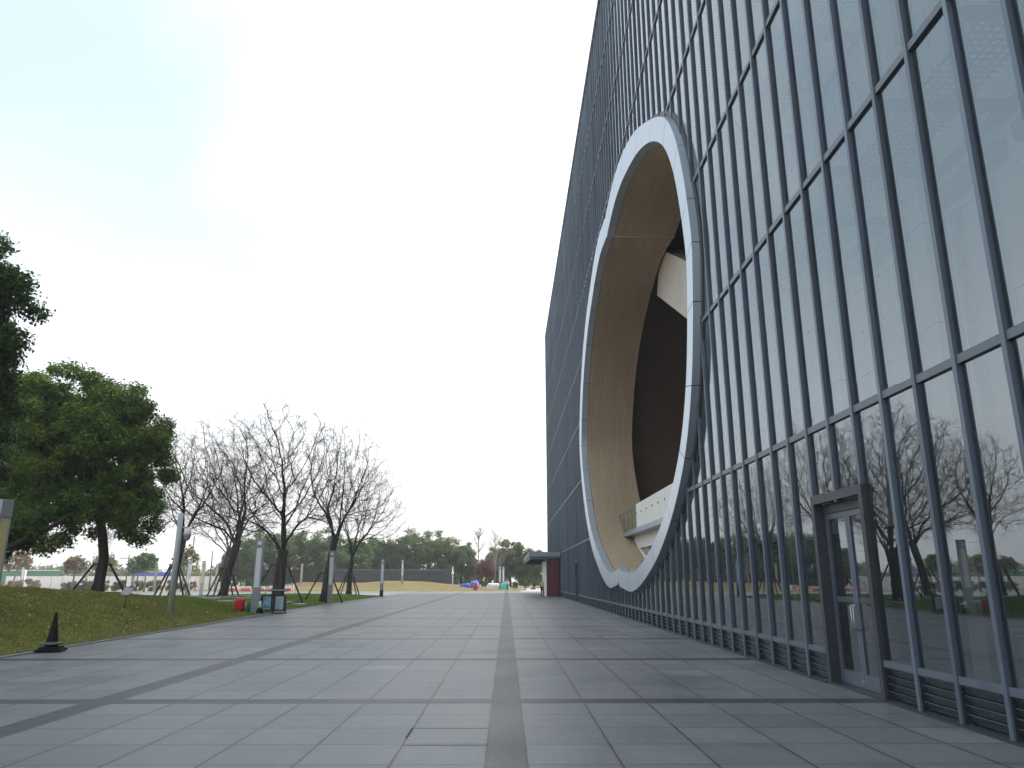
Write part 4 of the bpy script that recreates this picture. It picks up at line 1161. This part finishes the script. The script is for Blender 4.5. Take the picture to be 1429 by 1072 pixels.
# ------------------------------------------------------------------ people
def person(label, loc, rz, top, legs, h=1.65, cap=None, hood=None, bend=0):
    t = thing('person',label,'person',loc,rz)
    k = h/1.70
    def skinned(name, verts, edges, rad, m, par, sub=1):
        me = bpy.data.meshes.new(name); me.from_pydata([(x*k,y*k,z*k) for x,y,z in verts], edges, []); me.update()
        o = bpy.data.objects.new(name, me); COL.objects.link(o); o.parent = par; me.materials.append(m)
        md = o.modifiers.new('skin','SKIN'); md.use_smooth_shade = True
        for i,r in enumerate(rad):
            me.skin_vertices[0].data[i].radius = (r*k,r*k)
        me.skin_vertices[0].data[0].use_root = True
        s = o.modifiers.new('sub','SUBSURF'); s.levels = sub; s.render_levels = sub
        return o
    b = bend
    V = [(0,0,.92),(0,-.25*b,1.16),(0,-.45*b,1.38),(0,-.5*b,1.47),(0,-.55*b-.01,1.56),(0,-.6*b-.015,1.66),
         (-.10,0,.86),(-.11,-.02,.48),(-.11,.03,.08),(-.11,-.10,.03),(.10,0,.86),(.12,.06,.48),(.13,.12,.09),(.13,.0,.03),
         (-.19,-.45*b,1.36),(-.25,-.4*b,1.08),(-.23,-.45*b-.10,.86),(-.22,-.45*b-.14,.78),(.19,-.45*b,1.36),(.25,-.4*b,1.08),(.24,-.45*b-.08,.86),(.23,-.45*b-.12,.78)]
    E = [(0,1),(1,2),(2,3),(3,4),(4,5),(0,6),(6,7),(7,8),(8,9),(0,10),(10,11),(11,12),(12,13),(2,14),(14,15),(15,16),(16,17),(2,18),(18,19),(19,20),(20,21)]
    Rr = [.13,.12,.13,.055,.085,.075,.085,.06,.042,.035,.085,.06,.042,.035,.06,.045,.034,.03,.06,.045,.034,.03]
    skinned('body',V,E,Rr,M['skin'],t)
    skinned('jacket',[V[0],V[1],V[2],V[14],V[15],V[16],V[18],V[19],V[20]],[(0,1),(1,2),(2,3),(3,4),(4,5),(2,6),(6,7),(7,8)],[.155,.15,.155,.08,.065,.055,.08,.065,.055],M[top],t)
    skinned('trousers',[(V[0][0],V[0][1],V[0][2]),V[6],V[7],V[8],V[10],V[11],V[12]],[(0,1),(1,2),(2,3),(0,4),(4,5),(5,6)],[.15,.105,.08,.062,.105,.08,.062],M[legs],t)
    hd_ = (0,-.56*b+.012,1.63)
    skinned('hair' if not cap else 'cap',[(hd_[0],hd_[1]+.02,hd_[2]-.06),(hd_[0],hd_[1],hd_[2]+.05)],[(0,1)],[.085,.09],M[cap or hood or 'hair'],t)
    mb = MB()
    for sgn in (-1,1): mb.box(sgn*.12*k-.045,sgn*.12*k+.045,-.16+.06*(sgn>0)*1.5,.06+.06*(sgn>0)*1.5,0,.07)
    bevel(mb.build('shoes',M['clothk'],t),.015)
    return t
person('person in a white hooded top and dark trousers standing on the centre strip', (.12,117.5,0), R(20), 'clothw','clothk',1.62,hood='clothw')
person('person in a lime vest and orange cap bending over by the blue tarp', (-3.9,124.5,hump(-3.9,124.5)), R(60), 'clothg','clothk',1.6,cap='orange',bend=.7)
person('person in a cream coat and black trousers beside the entrance wall', (3.75,81.5,0), R(-60), 'clothc','clothk',1.72)
person('person in a plum top walking past the white hoarding', (-45.0,112,0), R(90), 'clothp','clothk',1.62)

# stalls and small things far across the plaza
def drape(name,label,cat,loc,sx,sy,sz,m,seed,legs=True,rz=0):
    t = thing(name,label,cat,loc,rz); rs = random.Random(seed); mb = MB(); nu,nv = 16,12
    ph=[rs.uniform(0,6.28) for _ in range(3)]
    for j in range(nv+1):
        for i in range(nu+1):
            u=-1+2*i/nu; v=-1+2*j/nv; e = max(abs(u),abs(v))
            z = sz*(1-max(0,(e-.55)/.45)**1.6)*(.85+.15*math.sin(3*u+ph[0])*math.cos(2.5*v+ph[1]))+.02
            mb.v.append((u*sx*(1+.05*math.sin(7*v+ph[2])),v*sy*(1+.05*math.sin(6*u+ph[0])),max(.01,z)))
    for j in range(nv):
        for i in range(nu):
            a=j*(nu+1)+i; mb.f.append((a,a+1,a+nu+2,a+nu+1))
    mb.build('cover',m,t,True)
    fr = MB()
    for sx_ in (-.8,.8):
        for sy_ in (-.8,.8): fr.box(sx*sx_-.04,sx*sx_+.04,sy*sy_-.04,sy*sy_+.04,0,sz*.35)
    fr.box(-sx*.5,sx*.5,-sy*.5,sy*.5,sz*.1,sz*.6); fr.build('load',M['grey'],t)
    return t
hz = hump
drape('covered_stall','heap under a crumpled blue tarp on the dry grass','tarp heap',(-5.1,122.5,hz(-5.1,122.5)),.85,.8,1.05,M['bluep'],1)
drape('covered_stall','low dark blue tarp lying left of the blue heap','tarp heap',(-6.6,123.5,hz(-6.6,123.5)),.8,.6,.55,M['hoardb'],2)
drape('covered_stall','long load under a dirty white tarp beside the lamp columns','tarp heap',(-2.1,122,.0),1.2,.8,1.25,M['whitet'],3)
drape('covered_stall','load under a turquoise tarp right of the lamp columns','tarp heap',(-.25,121.6,.0),.75,.8,1.3,M['tealp'],4)
t = thing('red_bucket','red plastic tub at the far edge of the plaza','bucket',(-4.7,117.5,hump(-4.7,117.5)))
mb = MB(); mb.lathe([(.28,0),(.34,.5),(.37,.9),(.35,.92),(.32,.88)],16); mb.build('tub',M['redp'],t,True)
mb = MB(); mb.lathe([(.37,.86),(.40,.88),(.40,.93),(.36,.94)],16); mb.build('rim',M['redp'],t,True)
def bench(label,loc,rz):
    t = thing('stone_bench',label,'bench',loc,rz,'benches beyond the plaza')
    mb = MB(); mb.box(-1.1,1.1,-.25,.25,.38,.48); bevel(mb.build('seat',M['bench'],t),.02)
    for sx_ in (-.8,.8):
        q = MB(); q.box(sx_-.12,sx_+.12,-.2,.2,0,.379); q.build('leg',M['mesh_gate'],t)
    return t
M['bench'] = mat('bench_wood',(.36,.26,.13),.7,0,.15,3)
b0 = bench('nearest low bench right of the far person',(2.2,124,0.004),0)
dup(b0,(4.9,126,.004),R(15),'middle low bench between the far person and the entrance')
dup(b0,(7.4,124.5,.004),R(-10),'low bench closest to the entrance wall')
for i,(x,y,lb) in enumerate([(1.4,127,'dark planter tub behind the nearest far bench'),(6.2,128,'dark planter tub behind the benches near the entrance')]):
    t = thing('planter',lb,'planter',(x,y,.004)); mb = MB(); mb.lathe([(.35,0),(.5,.6),(.55,.65),(.5,.7)],14); mb.build('tub',M['stone'],t,True)
    rs = np.random.RandomState(40+i); quads_mesh('plant',leaves_from_clumps([(0,0,1.0,.55),(.2,0,.9,.4),(-.2,.1,.95,.4)],500,.1,rs),M['leaf_far2'],t)
# red and white barriers, cabinet
bar = thing('water_barrier','leftmost red and white plastic barrier seen between the bare trunks','barrier',(-38.6,109.5,0),0,'barriers across the far road')
mb = MB(); mb.v=[(-.75,-.25,0),(.75,-.25,0),(.75,.25,0),(-.75,.25,0),(-.6,-.1,.42),(.6,-.1,.42),(.6,.1,.42),(-.6,.1,.42)]
mb.f=[(0,3,2,1),(4,5,6,7),(0,1,5,4),(1,2,6,5),(2,3,7,6),(3,0,4,7)]; bevel(mb.build('lower_body',M['redp'],bar),.04)
mb = MB(); mb.box(-.58,.58,-.09,.09,.421,.72); bevel(mb.build('upper_body',M['white'],bar),.03)
for i,lb in enumerate(['red and white barrier, second from the left between the bare trunks','red and white barrier, third from the left between the bare trunks','red and white barrier behind the first lamp column','rightmost red and white barrier near the thickest bare trunk']):
    dup(bar,(-36.8+i*1.9,109.5+.2*(i%2),0),R(4*(-1)**i),lb)
t = thing('cabinet','grey service cabinet behind the leaning bare tree stakes','cabinet',(-40.2,111.5,0))
mb = MB(); mb.box(-.5,.5,-.3,.3,0,1.35); bevel(mb.build('housing',M['grey'],t),.02)
mb = MB(); mb.box(-.55,.55,-.35,.35,1.352,1.42); mb.build('lid',M['white'],t); mb = MB(); mb.box(-.4,.4,-.315,-.302,.15,1.2); mb.build('door',M['lgrey'],t)
t = thing('junction_box','small pale box on the ground near the beige lamp column','box',(-32.2,116,hump(-32.2,116)))
mb = MB(); mb.box(-.3,.3,-.25,.25,0,.62); bevel(mb.build('housing',M['lgrey'],t),.02); mb = MB(); mb.box(-.34,.34,-.29,.29,.622,.68); mb.build('lid',M['white'],t)

HAZE = .0009
if HAZE:
    hm = bpy.data.materials.new('haze'); hm.use_nodes = True; hn = hm.node_tree; hn.nodes.remove(hn.nodes['Principled BSDF'])
    pv = hn.nodes.new('ShaderNodeVolumePrincipled'); pv.inputs['Color'].default_value = (.92,.95,1,1); pv.inputs['Density'].default_value = HAZE; pv.inputs['Anisotropy'].default_value = .2
    L(hn, pv.outputs[0], hn.nodes['Material Output'].inputs['Volume'])
    mb = MB(); mb.box(-350,200,-40,420,-1.06,37); tag(mb.build('haze',hm),'thin pale haze in the air over the plaza','haze',None,'stuff')
# ------------------------------------------------------------------ light, sky, camera
SUN_EL, SUN_AZ = 40, 62          # azimuth clockwise from the direction the camera looks
sd = Vector((math.sin(R(SUN_AZ))*math.cos(R(SUN_EL)), math.cos(R(SUN_AZ))*math.cos(R(SUN_EL)), math.sin(R(SUN_EL))))
su = bpy.data.lights.new('sun','SUN'); su.energy = 2.0; su.angle = R(2.0); su.color = (1,.93,.82)
so = bpy.data.objects.new('sun', su); COL.objects.link(so); so.rotation_euler = (-sd).to_track_quat('-Z','Y').to_euler()
w = bpy.data.worlds.new('World'); sc.world = w; w.use_nodes = True; nt = w.node_tree
bg = nt.nodes['Background']
sky = nt.nodes.new('ShaderNodeTexSky'); sky.sky_type = 'NISHITA'; sky.sun_disc = False
sky.sun_elevation = R(SUN_EL); sky.sun_rotation = R(SUN_AZ); sky.air_density = 1.0; sky.dust_density = 6.0; sky.ozone_density = 1.0; sky.altitude = 0
hs = nt.nodes.new('ShaderNodeHueSaturation'); hs.inputs['Saturation'].default_value = .55
L(nt, sky.outputs[0], hs.inputs['Color'])
mx = nt.nodes.new('ShaderNodeMix'); mx.data_type = 'RGBA'; mx.inputs[0].default_value = .5
L(nt, hs.outputs[0], mx.inputs[6])
# hazy overcast veil: whitest round the hidden sun and along the horizon, pale cyan away from it
gen = coord(nt, 'Generated')
dt = nt.nodes.new('ShaderNodeVectorMath'); dt.operation = 'DOT_PRODUCT'; L(nt, gen, dt.inputs[0]); dt.inputs[1].default_value = tuple(sd)
sp = nt.nodes.new('ShaderNodeSeparateXYZ'); L(nt, gen, sp.inputs[0])
def sstep(x, a, b):
    n = nt.nodes.new('ShaderNodeMapRange'); n.interpolation_type = 'SMOOTHSTEP'; n.inputs['From Min'].default_value = a; n.inputs['From Max'].default_value = b
    L(nt, x, n.inputs['Value']); return n.outputs[0]
cl_ = math_(nt,'MULTIPLY',math_(nt,'SUBTRACT',noise(nt, 2.2, 5, .6, gen, .6),.5),.5)
aure = sstep(math_(nt,'ADD',dt.outputs['Value'],cl_), .30, .72)
hori = math_(nt,'SUBTRACT',1,sstep(math_(nt,'ADD',sp.outputs[2],math_(nt,'MULTIPLY',cl_,.4)), .05, .55))
wf = math_(nt,'MAXIMUM',aure,hori)
L(nt, mix(nt, wf, (4.3,5.5,6.0), (9.6,9.5,9.4)), mx.inputs[7])
L(nt, mx.outputs[2], bg.inputs['Color']); bg.inputs['Strength'].default_value = .10
cam = bpy.data.cameras.new('camera'); cam.sensor_width = 36; cam.lens = 1040/1429*36; cam.clip_end = 6000; cam.clip_start = .1
co_ = bpy.data.objects.new('camera', cam); COL.objects.link(co_)
co_.location = (0,0,1.7); co_.rotation_euler = (R(90)+math.atan(273/1040), 0, -math.atan(7.5/1040*math.cos(math.atan(273/1040))))
sc.camera = co_
sc.view_settings.view_transform = 'Standard'; sc.view_settings.look = 'None'; sc.view_settings.exposure = 1.36; sc.view_settings.gamma = 1
sc.render.engine = 'CYCLES'
sc.cycles.max_bounces = 8; sc.cycles.transparent_max_bounces = 12; sc.cycles.caustics_reflective = False; sc.cycles.caustics_refractive = False
